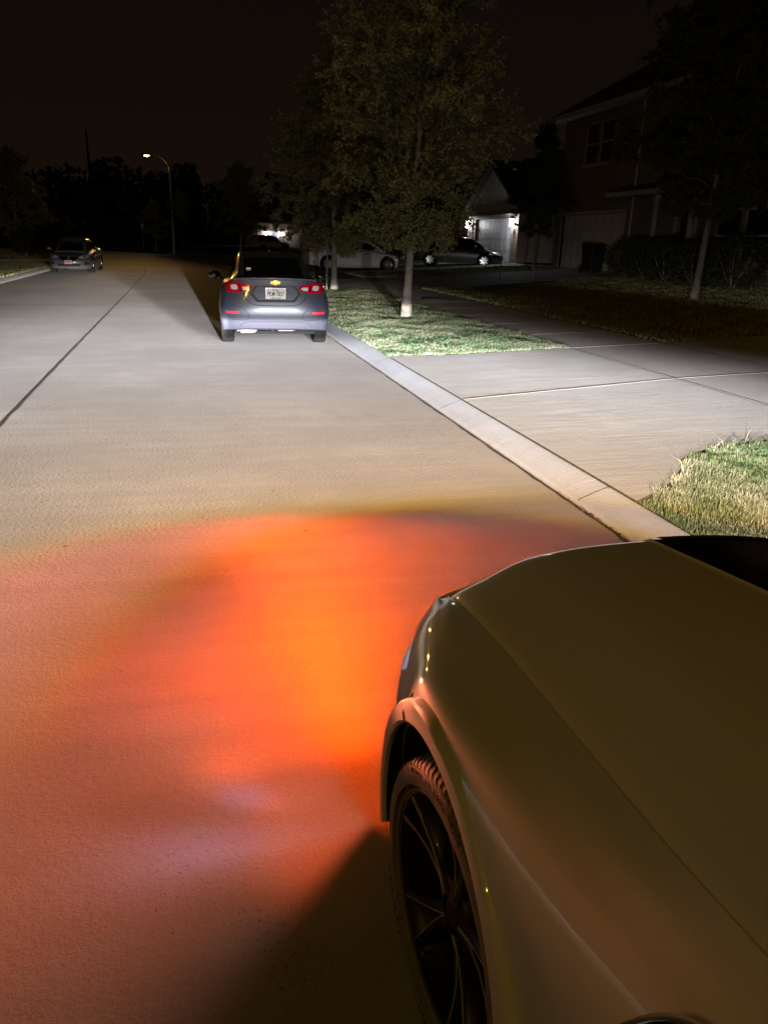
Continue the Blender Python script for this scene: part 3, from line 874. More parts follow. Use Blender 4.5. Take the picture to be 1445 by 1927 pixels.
# ------------------------------------------------------------------ the pale car in the foreground
def near_car():
    root = empty('parked_car', (1.38, 1.2, 0), 0, 'large pale car in the foreground seen over its front wheel, wing and long hood', 'car')
    paint = car_paint('pale_paint', (.80, .78, .74), .45, 0, dust=.25)
    YF = .60      # hood starts behind this
    def e(t, s, m_, l, c=None):
        if c is None: c = tuple(.5 * (a + b) + d for a, b, d in zip(t, s, (.010 if t[0] > 0 else 0, 0, .008)))
        return (t, c, s, m_, l)
    T = [
        e((0, -3.62, 1.02), (0, -3.66, .92), (0, -3.74, .55), (0, -3.66, .25)),
        e((.45, -3.58, 1.02), (.46, -3.62, .92), (.48, -3.7, .55), (.46, -3.62, .25)),
        e((.66, -3.45, 1.01), (.74, -3.45, .92), (.80, -3.5, .58), (.76, -3.45, .25)),
        e((.72, -3.1, 1.02), (.86, -3.1, .90), (.91, -3.1, .60), (.86, -3.1, .22)),
        e((.75, -2.3, 1.02), (.88, -2.3, .90), (.915, -2.3, .60), (.87, -2.3, .20)),
        e((.78, -1.5, 1.00), (.885, -1.5, .89), (.915, -1.5, .55), (.87, -1.5, .18)),
        e((.785, -1.05, .965), (.89, -1.05, .86), (.912, -1.05, .55), (.87, -1.05, .18)),
        e((.76, -.68, .920), (.897, -.70, .818), (.912, -.70, .52), (.87, -.70, .18), (.835, -.69, .885)),
        e((.73, -.42, .862), (.912, -.45, .775), (.918, -.45, .50), (.87, -.45, .18), (.825, -.43, .838)),
        e((.70, -.08, .812), (.930, -.10, .752), (.936, -.10, .50), (.87, -.10, .18), (.81, -.09, .797)),
        e((.687, .20, .787), (.926, .20, .742), (.934, .18, .50), (.87, .17, .18), (.80, .20, .776)),
        e((.681, .42, .768), (.873, .41, .706), (.908, .38, .52), (.87, .36, .19), (.788, .42, .757)),
        e((.680, .60, .748), (.815, .585, .692), (.878, .55, .52), (.85, .52, .20), (.738, .60, .742)),
        e((.680, .72, .722), (.748, .70, .690), (.825, .69, .52), (.80, .66, .20), (.692, .72, .719)),
        e((.675, .775, .700), (.695, .795, .684), (.740, .815, .52), (.72, .79, .20), (.679, .777, .698)),
        e((.56, .815, .690), (.57, .845, .680), (.58, .88, .50), (.57, .85, .20)),
        e((.30, .865, .690), (.30, .900, .675), (.31, .95, .50), (.30, .92, .20)),
        e((0, .885, .69), (0, .92, .675), (0, .97, .50), (0, .94, .20))]
    def drop(y):
        return .035 if y > -1.1 else 0
    sh = car_shell(T, sub=5, rowsub=6, crown=.02, K=10, drop=drop)
    body = sh.build('body', paint, root, smooth=True, sharp=50, weld=True)
    WZ, WR = .335, .398
    cuts = [(s, y, WZ, WR, .91) for s in (1, -1) for y in (0.0, -2.82)]
    cut_arches(body, cuts, depth=.30)
    # hood
    seam = catmull([np.array(p, float) for p in [(.785, -1.05, .965), (.76, -.68, .920), (.73, -.42, .862), (.70, -.08, .812), (.687, .20, .787), (.681, .42, .768), (.680, .60, .748), (.678, .72, .722), (.672, .772, .702)]], 5)
    cen = catmull([np.array(p, float) for p in [(0, -1.16, 1.035), (0, -.76, 1.005), (0, -.45, .975), (0, -.08, .930), (0, .22, .893), (0, .50, .862), (0, .70, .838), (0, .82, .818), (0, .90, .790)]], 5)
    ns = len(seam); A = 29
    def hood_pt(i, a, lift=0.0):
        v = i / (ns - 1); s, c = seam[i], cen[i]
        g = 0.0058 / s[0]; aa = a * (1 - g)
        ex = 2.3 + 2.2 * max(0, (v - .6) / .4) ** 1.5
        y = s[1] + (c[1] - s[1]) * (1 - aa * aa)
        z = s[2] + (c[2] - s[2]) * (1 - abs(aa) ** ex)
        # raised shoulder line running along the hood
        z += .007 * math.exp(-((abs(aa) - .62) / .10) ** 2) * math.sin(PI * min(1, v * 1.05)) if v < .97 else 0
        w = max(0, (v - .72) / .28) ** 1.3; q = min(1, max(0, (.86 - abs(aa)) / .26)); q = q * q * (3 - 2 * q)
        z += w * (.030 * q - .012 * (1 - abs(aa) ** 8))
        z -= .085 * max(0, (v - .80) / .20) ** 2.3 * (1 - .93 * abs(aa) ** 3)
        # softly turned edge at the seam
        z -= .004 * max(0, (abs(a) - .975) / .025) ** 2
        return (s[0] * aa, y, z + lift)
    ac = [math.sin(PI / 2 * (2 * k / (A - 1) - 1)) for k in range(A)]
    rows = [[hood_pt(i, a) for a in ac] for i in range(ns)]
    front = [(x, y + .004, z - .075) for x, y, z in rows[-1]]
    rows.append(front)
    lo = [[(p[0] * (1 + .0), p[1], p[2] - .03) for p in (r[0],)] for r in rows]
    m = MB(); m.grid(rows)
    for j in (0, -1):
        edge = [r[j] for r in rows]; m.grid([edge, [(x, y, z - .03) for x, y, z in edge]])
    hood = m.build('hood', paint, root, smooth=True, sharp=50, weld=True)
    # gloss black hood insert with ribs
    def ins_pt(u, v, lift):
        i = v * (ns - 1); i0 = int(min(i, ns - 2)); t = i - i0
        a = u / .70
        p, q = Vector(hood_pt(i0, a)), Vector(hood_pt(i0 + 1, a))
        r = p.lerp(q, t); r.z += lift; return tuple(r)
    rows = []
    for k in range(15):
        v = .46 + (.965 - .46) * k / 14
        rows.append([ins_pt(u, v, .007 if 0 < j < 14 and 0 < k < 14 else -.004) for j, u in enumerate([.005, .012] + [.05 * q for q in range(1, 12)] + [.555, .56])])
    ins = MB().grid(rows).build('hood_insert', M['black_gloss'], root, smooth=True, sharp=40)
    m = MB()
    for q in range(22):
        u = .06 + q * .0215
        m.tube([ins_pt(u, .80 + .12 * k / 5, .009) for k in range(6)], .0028, 5)
    m.build('insert_rib', M['black_matte'], ins, smooth=True)
    m = MB(); m.tube([ins_pt(.006, .44 + (.965 - .44) * k / 12, .003) for k in range(13)], .0035, 6)
    m.build('insert_trim', paint, ins, smooth=True)
    m = MB(); m.grid([[ins_pt(.40 + .014 * k, v, .0105) for k in range(11)] for v in (.845, .853)])  # pale strip: a reflection on the insert, put in as solid colour
    m.build('reflection_bar', M['plate'], ins)
    m = MB(); P = [(-(q[0] + .001), q[1], q[2] + .001) for q in seam[-9:]]; m.tube(P, [.001] + [.0028] * 7 + [.002], 6)  # added bright strips shaped as the highlight at the hood's front corners
    m.build('hood_edge_highlight', M['chrome'], hood, smooth=True)
    m2 = MB(); m2.add([(-v[0], v[1], v[2]) for v in m.v], [f[::-1] for f in m.f]); m2.build('hood_edge_highlight', M['chrome'], hood, smooth=True)
    # made-up glossy beads standing in for small glints on the paint
    m = MB(); rr = random.Random(12)
    spots = [(.93, -.40), (.955, -.43), (.90, -.52), (.93, -.60), (.86, -.66), (.965, -.02), (.955, -.16), (.94, -.5), (.90, -.36)]
    for v, u in spots:
        x, y, z = ins_pt(u, v, .0); r = rr.uniform(.0016, .0028); m.ell((x, y, z), (r, r, r * .7), 8, 6)
    for k in range(26):
        i = rr.randrange(22, ns - 1); sd = seam[i]; r = rr.uniform(.0008, .0018)
        f = rr.uniform(.02, .10); m.ell((-(sd[0] + f), sd[1] + rr.uniform(-.02, .02), sd[2] - f * .12 + .001), (r, r, r * .8), 8, 6)
    glints = m.build('glint_beads', mat('glint_bead', (.75, .75, .75), .05, coat=1), root, smooth=True)
    glints['kind'] = 'stuff'
    # wheel arch lips
    for s in (-1, 1):
        for y0 in (0.0, -2.82):
            rows = []
            for k in range(61):
                a = R(-14) + R(208) * k / 60
                fo = float(np.interp(math.degrees(a), [0, 30, 65, 90, 120, 150, 180], [.43, .445, .452, .424, .432, .440, .44])); ed = float(np.interp(math.degrees(a), [0, 50, 90, 180], [.402, .400, .391, .391]))
                pr = [(ed - .002, .932), (ed - .002, .946), (ed + .004, .950)] + [(ed + (fo - ed) * t, x) for t, x in ((.5, .949), (.85, .946), (.97, .940), (1.0, .932), (1.04, .918), (1.05, .90))]
                ca, sa = math.cos(a), math.sin(a)
                # the lip melts into the wing above
                rr = []
                for j, (r, x) in enumerate(pr):
                    rr.append((s * x, y0 + .015 + r * ca, WZ + r * sa))
                rows.append(rr)
            lip = MB().grid(rows).build('wheel_arch_lip', paint, root, smooth=True, sharp=34)
            MB().grid([[(s * x, y0 + .015 + (r[1][1] - y0 - .015) * q, WZ + (r[1][2] - WZ) * q) for x, q in ((.936, 1.0), (.930, .998), (.80, 1.0), (.66, 1.0))] for r in rows]).build('arch_liner', M['liner'], lip, smooth=True)
    # arch seam between bumper skin and wing
    m = MB(); m.tube([(-.935, .236, WZ + .332), (-.9505, .236, WZ + .336), (-.950, .244, WZ + .352), (-.943, .252, WZ + .366), (-.930, .262, WZ + .374), (-.915, .28, WZ + .378)], .0022, 5)
    m.build('bumper_seam', M['liner'], root)
    # wheels with thin double spokes
    rim = mat('dark_rim', (.007, .0065, .0065), .4, spec=.3, coat=.15)
    lipm = mat('rim_edge', (.42, .38, .35), .45, .3)
    for (s, y) in ((-1, 0.0), (1, 0.0), (-1, -2.82), (1, -2.82)):
        st = R(3.5) if y == 0 else 0
        t = big_wheel(root, (s * .825, y, WZ), s, rim, lipm, st)
    # headlamp corner lenses
    lens = mat('headlamp_lens', (.40, .46, .60), .08, coat=1, emit=(.55, .62, 1.0), estr=.22)
    for s in (-1, 1):
        rows = []
        base = catmull([np.array(p, float) for p in [(.845, .50, .664), (.828, .545, .674), (.805, .60, .680), (.77, .65, .682), (.735, .71, .680), (.695, .765, .676)]], 4)
        lowr = catmull([np.array(p, float) for p in [(.862, .50, .640), (.872, .535, .618), (.855, .60, .598), (.83, .65, .588), (.79, .71, .585), (.735, .79, .59)]], 4)
        for p, q in zip(base, lowr):
            rr = []
            for k in range(6):
                f = k / 5; c = p + (q - p) * f; bul = .006 * math.sin(PI * f) + .002
                d = np.array([.75, .66, 0]); c = c + d * bul
                rr.append((s * c[0], c[1], c[2]))
            rows.append(rr)
        hl = MB().grid(rows).build('headlamp', lens, root, smooth=True)
        if s < 0:
            low_beam('low_beam_light', (s * .62, .985, LH), (-.9, 10.5), root, .12)
            amber_lamp('turn_signal_light', (-.915, .665, .62), 1, root)
            flank_glow('flank_fill_light', (-1.012, .70, .72), root)  # unseen fill light added to brighten the wheel arch
        else:
            low_beam('low_beam_light', (s * .62, .985, LH), (-8.2, 2.5), root, 1.5)
            amber_lamp('turn_signal_light', (.915, .665, .62), -1, root)
    # grille and lower intake on the nose
    tr = bvh(body)
    decal('grille', [(-.42, .64), (-.38, .50), (.38, .50), (.42, .64)], tr, M['black_gloss'], root, 1.6, -1, .004)
    decal('lower_intake', [(-.5, .40), (-.46, .27), (.46, .27), (.5, .40)], tr, M['black_gloss'], root, 1.6, -1, .004)
    # cabin
    greenhouse([(-3.25, 1.0, .70, 1.03, .60), (-2.75, 1.0, .73, 1.22, .58), (-2.35, 1.0, .75, 1.36, .57), (-1.8, 1.0, .76, 1.42, .57), (-1.35, .99, .76, 1.40, .565), (-.95 - .2, .985, .76, 1.36, .57), (-.98, .98, .75, 1.30, .58), (-.70 - .25, .97, .75, 1.26, .6), (-.55 - .35, .965, .75, 1.05, .66)][:5] + [(-1.28, .985, .765, 1.33, .58), (-1.10, .975, .765, 1.17, .62), (-.98, .97, .76, 1.02, .68)], paint, root, side=(1, 5), split=3)
    # black door mirror
    for s in (-1, 1):
        m = MB(); n = 10; rows = []
        for k in range(n + 1):
            f = k / n; x = .90 + .165 * f
            r = (.060 + .035 * math.sin(PI * min(1, f * 1.1))) * (1 if f < .85 else .8)
            rows.append([(s * x, -.765 + .055 * math.cos(t) * (1.0 if f < .9 else .6) - .03 * f, .905 + .9 * r * math.sin(t) * 1.0 + .075 * f) for t in [2 * PI * q / 14 for q in range(15)]])
        m.grid(rows)
        for r in (rows[0], rows[-1]): m.add(r[:-1], [tuple(range(14))])
        mi = m.build('door_mirror', M['black_gloss'], root, smooth=True, sharp=60, weld=True)
    for s in (-1, 1):
        decal_rear = None
    tr2 = bvh(body)
    for s in (-1, 1):
        decal('tail_lamp', [(s * .38, .90), (s * .40, .80), (s * .74, .82), (s * .76, .90)], tr2, M['red'], root, -4.4, 1, .006)
    return root

def big_wheel(root, loc, s, rim, lipm, steer):
    r, rr_, w = .335, .264, .235
    h = w / 2
    n = 96
    prof = [(rr_ - .012, -h * .80), (rr_ + .05, -h), (r - .02, -h * .96), (r, -h * .75), (r, h * .60), (r - .004, h * .75), (r - .012, h * .88), (r - .026, h * .965), (r - .04, h * .995), (r - .060, h * .985), (rr_ + .012, h * .90), (rr_ + .004, h * .86), (rr_ - .012, h * .78)]
    m = MB(); m.lathe([(a, s * b) for a, b in prof], axis='x', n=n)
    t = m.build('wheel', M['tyre_near'], root, smooth=True, sharp=40); t.location = loc; t.rotation_euler = (0, 0, steer)
    # shoulder grooves
    g = MB()
    for k in range(88):
        a = 2 * PI * k / 88
        pts = [(s * h * .55, r + .0012), (s * h * .76, r - .003), (s * h * .89, r - .012), (s * h * .945, r - .020)]
        g.tube([(x, q * math.cos(a + .03 * i), q * math.sin(a + .03 * i)) for i, (x, q) in enumerate(pts)], [.0018, .0018, .0014, .0006], 4)
    g.build('tread_groove', M['liner'], t)
    # lettering and rings on the sidewall
    if s < 0:
        ink = M['liner']
        def arc_text(txt, ra, a_mid, size, step, name='tyre_lettering'):
            vs_all = MB()
            for i, ch in enumerate(txt):
                if ch == ' ': continue
                me = text_mesh(ch, size, .0006)
                a = a_mid + ((len(txt) - 1) / 2 - i) * step
                # reading from the left side of the car: +y is to the left
                vv = []
                for v in me.vertices:
                    tx, ty, tz = v.co
                    q = ra + ty; b = a - tx / ra
                    qq = max(0, (q - (rr_ + .012)) / (r - .04 - rr_ - .012))
                    vv.append((s * (h * (.905 + .09 * min(1, qq)) + .0012 + tz), q * math.cos(b), q * math.sin(b)))
                vs_all.add(vv, [tuple(p.vertices) for p in me.polygons]); bpy.data.meshes.remove(me)
            vs_all.build(name, ink, t)
        # seen from outside (x = -s side) forward is to the left for the viewer on the left of the car
        arc_text('PILOT SPORT ALL SEASON 4', .309, R(82), .0175, .0415)
        arc_text('225/40 R19', .300, R(-40), .016, .045)
        arc_text('PILOT SPORT ALL SEASON 4', .304, R(-110), .0175, .0415)
        m = MB()
        for (q, a0, a1) in ((.294, 66, 98), (.289, 70, 94), (.284, 76, 90), (.294, 20, 40), (.289, 14, 36)):
            m.tube([(s * (h * .945), q * math.cos(R(a0 + (a1 - a0) * k / 10)), q * math.sin(R(a0 + (a1 - a0) * k / 10))) for k in range(11)], .0012, 4)
        for q, x in ((.319, .982), (.277, .915), (.2925, .955)):
            m.tube([(s * (h * x + .0004), q * math.cos(2 * PI * k / 90), q * math.sin(2 * PI * k / 90)) for k in range(91)], .0007, 4)
        m.build('sidewall_ring', ink, t)
    # rim: outer lip, barrel
    k = MB()
    k.lathe([(rr_ - .012, s * h * .80), (rr_ + .002, s * h * .87), (rr_ - .004, s * h * .885), (rr_ - .010, s * h * .84), (rr_ - .020, s * h * .70), (rr_ - .030, s * h * .55), (rr_ - .034, -s * h * .8)], axis='x', n=n)
    rb = k.build('rim', rim, t, smooth=True, sharp=30)
    MB().lathe([(rr_ - .003, s * h * .890), (rr_ + .0005, s * h * .886), (rr_ - .008, s * h * .862)], axis='x', n=n).build('rim_edge', lipm, rb, smooth=True)
    # double spokes in five pairs, each with a raised bevelled rib
    m = MB(); ed = MB()
    for i in range(5):
        a = 2 * PI * i / 5 + R(98)
        for sg in (-1, 1):
            pts = [(.040, a + sg * .42, .60), (.085, a + sg * .16, .56), (.15, a + sg * .155, .60), (.20, a + sg * .19, .68), (rr_ - .012, a + sg * .235, .80)]
            rows = []; L = []
            for q, (rr, aa, x) in enumerate(pts):
                wd = (.020, .014, .0105, .010, .014)[q]
                c = (rr * math.cos(aa), rr * math.sin(aa)); tn = (-math.sin(aa), math.cos(aa))
                rows.append([(s * h * (x + dx), c[0] + tn[0] * wd * f, c[1] + tn[1] * wd * f) for f, dx in ((-1.25, -.42), (-1, -.05), (-.35, .03), (.35, .03), (1, -.05), (1.25, -.42))])
                L.append((s * (h * (x + .03) + .0006), c[0] - tn[0] * sg * wd * .75, c[1] - tn[1] * sg * wd * .75))
            m.grid(rows)
            ed.tube(L, .0020, 5)
    m.lathe([(0, s * h * .62), (.030, s * h * .62), (.036, s * h * .58), (.075, s * h * .56), (.083, s * h * .40), (.084, s * h * .1)], axis='x', n=40)
    sp = m.build('spoke', rim, rb, smooth=True, sharp=35)
    ed.build('spoke_edge', lipm, rb, smooth=True)
    # valve, disc and dark back
    MB().tube([(s * h * .60, .226 * math.cos(R(-67)), .226 * math.sin(R(-67))), (s * h * .84, .215 * math.cos(R(-67)), .215 * math.sin(R(-67)))], .004, 8).build('valve', M['chrome'], rb)
    MB().lathe([(.07, s * h * .10), (.18, s * h * .10), (.182, s * h * .0)], axis='x', n=48).build('brake_disc', mat('brake_steel', (.05, .045, .04), .45, .8), t)
    MB().lathe([(0, -s * h * .5), (rr_ - .034, -s * h * .5)], axis='x', n=48).build('wheel_back', M['liner'], t)
    return t
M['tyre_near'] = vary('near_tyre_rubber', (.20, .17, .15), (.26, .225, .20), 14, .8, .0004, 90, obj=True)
near_car()

# ------------------------------------------------------------------ other cars
SEDAN = [
    ((0, -.98, 1.06), (0, -1.0, .96), (0, -1.06, .60), (0, -1.02, .30)),
    ((.42, -.95, 1.055), (.44, -.97, .95), (.47, -1.04, .6), (.46, -1.0, .30)),
    ((.62, -.86, 1.04), (.70, -.86, .95), (.77, -.92, .6), (.74, -.9, .29)),
    ((.68, -.60, 1.03), (.81, -.62, .93), (.88, -.68, .60), (.84, -.68, .26)),
    ((.70, -.30, 1.02), (.845, -.30, .92), (.905, -.32, .62), (.87, -.34, .22)),
    ((.72, .3, 1.01), (.86, .3, .91), (.915, .3, .6), (.87, .3, .20)),
    ((.73, 1.1, .99), (.865, 1.1, .90), (.915, 1.1, .6), (.87, 1.1, .19)),
    ((.73, 2.0, .95), (.86, 2.0, .86), (.91, 2.0, .58), (.87, 2.0, .19)),
    ((.70, 2.75, .87), (.845, 2.75, .79), (.905, 2.75, .56), (.87, 2.75, .20)),
    ((.66, 3.2, .80), (.78, 3.22, .73), (.86, 3.25, .54), (.83, 3.2, .20)),
    ((.55, 3.48, .74), (.62, 3.5, .67), (.68, 3.56, .5), (.66, 3.5, .20)),
    ((.3, 3.62, .71), (.32, 3.65, .65), (.34, 3.72, .48), (.33, 3.66, .20)),
    ((0, 3.66, .71), (0, 3.69, .65), (0, 3.77, .48), (0, 3.70, .20))]
SEDAN_TOP = [(-.55, 1.02, .68, 1.04, .58), (-.05, 1.0, .71, 1.20, .56), (.45, 1.0, .72, 1.36, .555), (.95, .99, .73, 1.43, .55), (1.5, .975, .73, 1.45, .55), (1.95, .96, .73, 1.42, .545), (2.3, .94, .72, 1.30, .55), (2.7, .90, .70, 1.08, .58), (2.95, .86, .68, .88, .6)]
SUV = [
    ((0, -.95, 1.12), (0, -.98, 1.0), (0, -1.04, .62), (0, -1.0, .36)),
    ((.45, -.93, 1.12), (.46, -.95, 1.0), (.5, -1.02, .62), (.48, -.98, .36)),
    ((.72, -.84, 1.12), (.80, -.82, 1.0), (.86, -.88, .62), (.82, -.86, .36)),
    ((.78, -.4, 1.12), (.90, -.4, 1.0), (.95, -.4, .66), (.91, -.4, .30)),
    ((.80, .6, 1.11), (.90, .6, 1.0), (.95, .6, .66), (.91, .6, .28)),
    ((.80, 1.8, 1.09), (.90, 1.8, .98), (.95, 1.8, .66), (.91, 1.8, .28)),
    ((.78, 2.8, 1.04), (.90, 2.8, .94), (.95, 2.8, .66), (.91, 2.8, .30)),
    ((.74, 3.25, .98), (.83, 3.28, .88), (.89, 3.3, .62), (.86, 3.26, .34)),
    ((.5, 3.50, .94), (.54, 3.55, .82), (.57, 3.6, .58), (.55, 3.55, .36)),
    ((0, 3.58, .93), (0, 3.63, .82), (0, 3.70, .58), (0, 3.65, .36))]
SUV_TOP = [(-.88, 1.10, .76, 1.16, .66), (-.72, 1.10, .77, 1.48, .64), (-.45, 1.10, .78, 1.68, .63), (.3, 1.10, .78, 1.75, .63), (1.2, 1.09, .78, 1.74, .63), (1.7, 1.08, .78, 1.66, .63), (2.1, 1.06, .76, 1.42, .64), (2.5, 1.03, .75, 1.10, .66)]

def base_car(name, loc, rz, label, paint, tbl, top, wb, rim_mat, r=.325, group=None, style='wide', spokes=5, track=.78, scale=1.0, side=(1, 6), split=3.6, arch=.385):
    root = empty(name, loc, rz, label, 'car', group); root.scale = (scale, scale, scale)
    body = car_shell(tbl, sub=4, rowsub=5, crown=.04, K=8).build('body', paint, root, smooth=True, sharp=50, weld=True)
    cut_arches(body, [(s, y, r, arch, .90) for s in (1, -1) for y in (0.0, wb)], depth=.26)
    greenhouse(top, paint, root, side=side, split=split)
    for s in (1, -1):
        for y in (0.0, wb):
            wheel(root, (s * track, y, r), s, r=r, w=.215, rim_r=r * .70, spokes=spokes, rim_mat=rim_mat, style=style)
    return root, body

def mirrors(root, y, z, x0, paint, n=2):
    for s in (1, -1):
        m = MB().ell((s * (x0 + .13), y, z + .05), (.115, .07, .075), 14, 8)
        m.tube([(s * (x0 - .02), y + .03, z - .02), (s * (x0 + .07), y + .01, z + .02)], .025, 6)
        m.build('side_mirror', paint, root, smooth=True)

def plate_text(root, txt, x, y, z, size, facing, top=None, topsize=.03):
    """lettering standing 2 mm proud of a number plate; facing -1: towards -y of the car"""
    for t, dz, s in ((txt, 0, size), (top, .058, topsize)):
        if not t: continue
        me = text_mesh(t, s, .0008, spacing=1.06, bold=.002 if t == txt else .001)
        me.name = 'plate_lettering'; me.materials.append(M['ink'])
        o = bpy.data.objects.new('plate_lettering', me); COL.objects.link(o); o.parent = root
        o.location = (x, y, z + dz); o.rotation_euler = (PI / 2, 0, 0 if facing < 0 else PI)
        o.scale = (.78, 1.3, 1) if t == txt else (1, 1, 1)

def blue_sedan():
    T = [
        ((0, -.885, 1.085), (0, -.895, .99), (0, -.955, .60), (0, -.905, .325)),
        ((.40, -.865, 1.082), (.41, -.88, .985), (.44, -.95, .6), (.44, -.90, .325)),
        ((.60, -.80, 1.070), (.66, -.80, .985), (.725, -.89, .6), (.70, -.86, .31)),
        ((.69, -.64, 1.060), (.79, -.66, .97), (.855, -.75, .60), (.83, -.78, .29)),
        ((.70, -.35, 1.05), (.835, -.36, .95), (.893, -.40, .62), (.87, -.45, .25)),
        ((.71, .2, 1.035), (.85, .2, .93), (.90, .2, .6), (.86, .2, .2)),
        ((.72, 1.0, 1.015), (.86, 1, .92), (.90, 1, .6), (.85, 1, .19)),
        ((.72, 1.9, .98), (.86, 1.9, .89), (.895, 1.9, .58), (.85, 1.9, .19)),
        ((.70, 2.7, .90), (.84, 2.7, .82), (.895, 2.7, .58), (.86, 2.7, .2)),
        ((.66, 3.2, .83), (.76, 3.25, .76), (.85, 3.25, .55), (.82, 3.2, .2)),
        ((.55, 3.5, .77), (.62, 3.52, .70), (.66, 3.55, .5), (.64, 3.5, .2)),
        ((.3, 3.62, .74), (.32, 3.65, .68), (.33, 3.7, .48), (.32, 3.63, .2)),
        ((0, 3.66, .74), (0, 3.69, .68), (0, 3.74, .48), (0, 3.67, .2))]
    top = [(-.52, 1.06, .68, 1.085, .57), (.0, 1.04, .715, 1.225, .565), (.5, 1.035, .725, 1.345, .56), (1.0, 1.02, .73, 1.43, .555), (1.6, 1.0, .73, 1.455, .55), (2.05, .98, .73, 1.42, .545), (2.35, .96, .72, 1.31, .55), (2.7, .92, .70, 1.11, .58), (2.95, .88, .68, .9, .6)]
    paint = car_paint('slate_blue_paint', (.050, .054, .084), .40, .15, coat=.6, coat_rough=.10)
    root, body = base_car('parked_car', (1.445, 13.62, 0), R(-3.5), 'slate blue sedan parked ahead by the kerb, its tail lamps facing us', paint, T, top, 2.70, M['alloy'], r=.32, track=.775, arch=.375, split=3.7)
    mirrors(root, 1.93, .97, .88, M['black_gloss'])
    tr = bvh(body)
    Y0 = -3.0
    mid = mat('tail_lamp_dark', (.05, .004, .006), .2, coat=1)
    for s in (-1, 1):
        P = lambda pts: [(s * x, z) for x, z in pts]
        lamp = decal('tail_lamp', P([(.785, 1.00), (.70, 1.035), (.60, 1.043), (.50, 1.015), (.345, .965), (.40, .915), (.50, .890), (.64, .868), (.765, .885), (.79, .94)]), tr, M['red'], root, Y0, 1, .012, .010)
        decal('clear_lens', P([(.700, .985), (.640, .995), (.600, .985), (.585, .930), (.64, .915), (.69, .925)]), tr, M['clear'], lamp, Y0, 1, .019, .004)
        decal('clear_lens', P([(.52, .965), (.44, .968), (.40, .945), (.44, .920), (.51, .912)]), tr, M['clear'], lamp, Y0, 1, .019, .004)
        decal('lamp_divider', P([(.572, 1.012), (.558, 1.010), (.535, .895), (.552, .890)]), tr, mid, lamp, Y0, 1, .020, .003)
        decal('reflector', P([(.79, .590), (.58, .587), (.575, .570), (.60, .556), (.77, .556)]), tr, M['redbright'], root, Y0, 1, .006, .006)
        line_decal('bumper_crease', P([(.52, .625), (.455, .585), (.42, .52), (.44, .47), (.52, .455), (.70, .47)]), .009, tr, M['black_matte'], root, Y0, 1)
        line_decal('trunk_seam', P([(.50, .880), (.47, .80), (.40, .725), (.28, .690), (0, .682)]), .012, tr, M['black_matte'], root, Y0, 1)
        line_decal('bumper_crease', P([(.58, .345), (.53, .40), (.42, .428), (.2, .432), (0, .432)]), .010, tr, M['black_matte'], root, Y0, 1)
    # plate recess: dark hexagon with a body-coloured field
    hexo = [(-.31, .985), (.31, .985), (.40, .865), (.30, .738), (-.30, .738), (-.40, .865)]
    hx = decal('plate_surround', hexo, tr, M['black_matte'], root, Y0, 1, .004, .003)
    decal('plate_panel', [(x * .915, .865 + (z - .865) * .82 + .012) for x, z in hexo], tr, paint, hx, Y0, 1, .009, .003)
    yp = -.935
    pf = MB().box((0, yp, .872), (.325, .012, .178)).build('plate_frame', M['black_gloss'], root, bevel=.004)
    pf.rotation_euler = (R(0), 0, 0)
    pl = MB().box((0, yp - .008, .872), (.300, .006, .148)).build('number_plate', M['plate'], root, bevel=.003)
    plate_text(root, 'PKM\u00b77837', 0, yp - .0125, .862, .078, -1, 'TEXAS', .034)
    MB().box((0, yp - .012, .805), (.16, .003, .008)).build('plate_strip', M['ink'], root)
    for sx in (-.09, .09): MB().box((sx, yp - .012, .802), (.02, .006, .02)).build('plate_clip', M['black_gloss'], root)
    for sx in (-.105, .105): MB().box((sx, yp - .012, .928), (.014, .004, .012)).build('plate_screw', M['ink'], root)
    # gold cross-shaped emblem on a thin bright rim
    e = [(-.082, -.020), (-.082 + .012, .020), (-.028, .020), (-.028 + .006, .034), (.034, .034), (.028, .020), (.082, .020), (.070, -.020), (.028, -.020), (.022, -.034), (-.034, -.034), (-.028, -.020)]
    em = decal('emblem', [(x, 1.032 + z) for x, z in e], tr, M['gold'], root, Y0, 1, .008, .006, cuts=1)
    # small badge at the right, sticker in the back window
    me = text_mesh('LT', .034, .002); me.materials.append(M['chrome']); o = bpy.data.objects.new('badge', me); COL.objects.link(o); o.parent = root; o.location = (.46, -.882, 1.042); o.rotation_euler = (PI / 2, 0, R(6))
    # spoiler lip on the lid
    m = MB(); pts = [(x, -.895 + .11 * abs(x / .66) ** 2.4 - .004, 1.092 - .018 * abs(x / .66) ** 2) for x in [(-.66 + 1.32 * k / 20) for k in range(21)]]
    m.grid([[(x, y + .10, z + .012) for x, y, z in pts], [(x, y + .03, z + .016) for x, y, z in pts], [(x, y - .016, z + .014) for x, y, z in pts], [(x, y - .019, z + .004) for x, y, z in pts], [(x, y + .004, z - .022) for x, y, z in pts]])
    m.build('lid_spoiler', paint, root, smooth=True, sharp=60)
    st = MB().box((-.40, -.10, 1.205), (.075, .004, .035)).build('sticker', M['plate'], root); st.rotation_euler = (0, 0, 0)
    st.location = (0, -.028, .005)
    # brake light housing and shark fin on the roof
    MB().box((0, .80, 1.375), (.30, .05, .018)).build('high_brake_lamp', M['clear'], root, bevel=.004)
    MB().prism([(1.20, 1.448), (1.42, 1.455), (1.24, 1.50), (1.215, 1.50)], -.015, .015, 'x').build('antenna_fin', paint, root, bevel=.004)
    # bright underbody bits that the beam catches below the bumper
    ub = MB(); rr = random.Random(8)
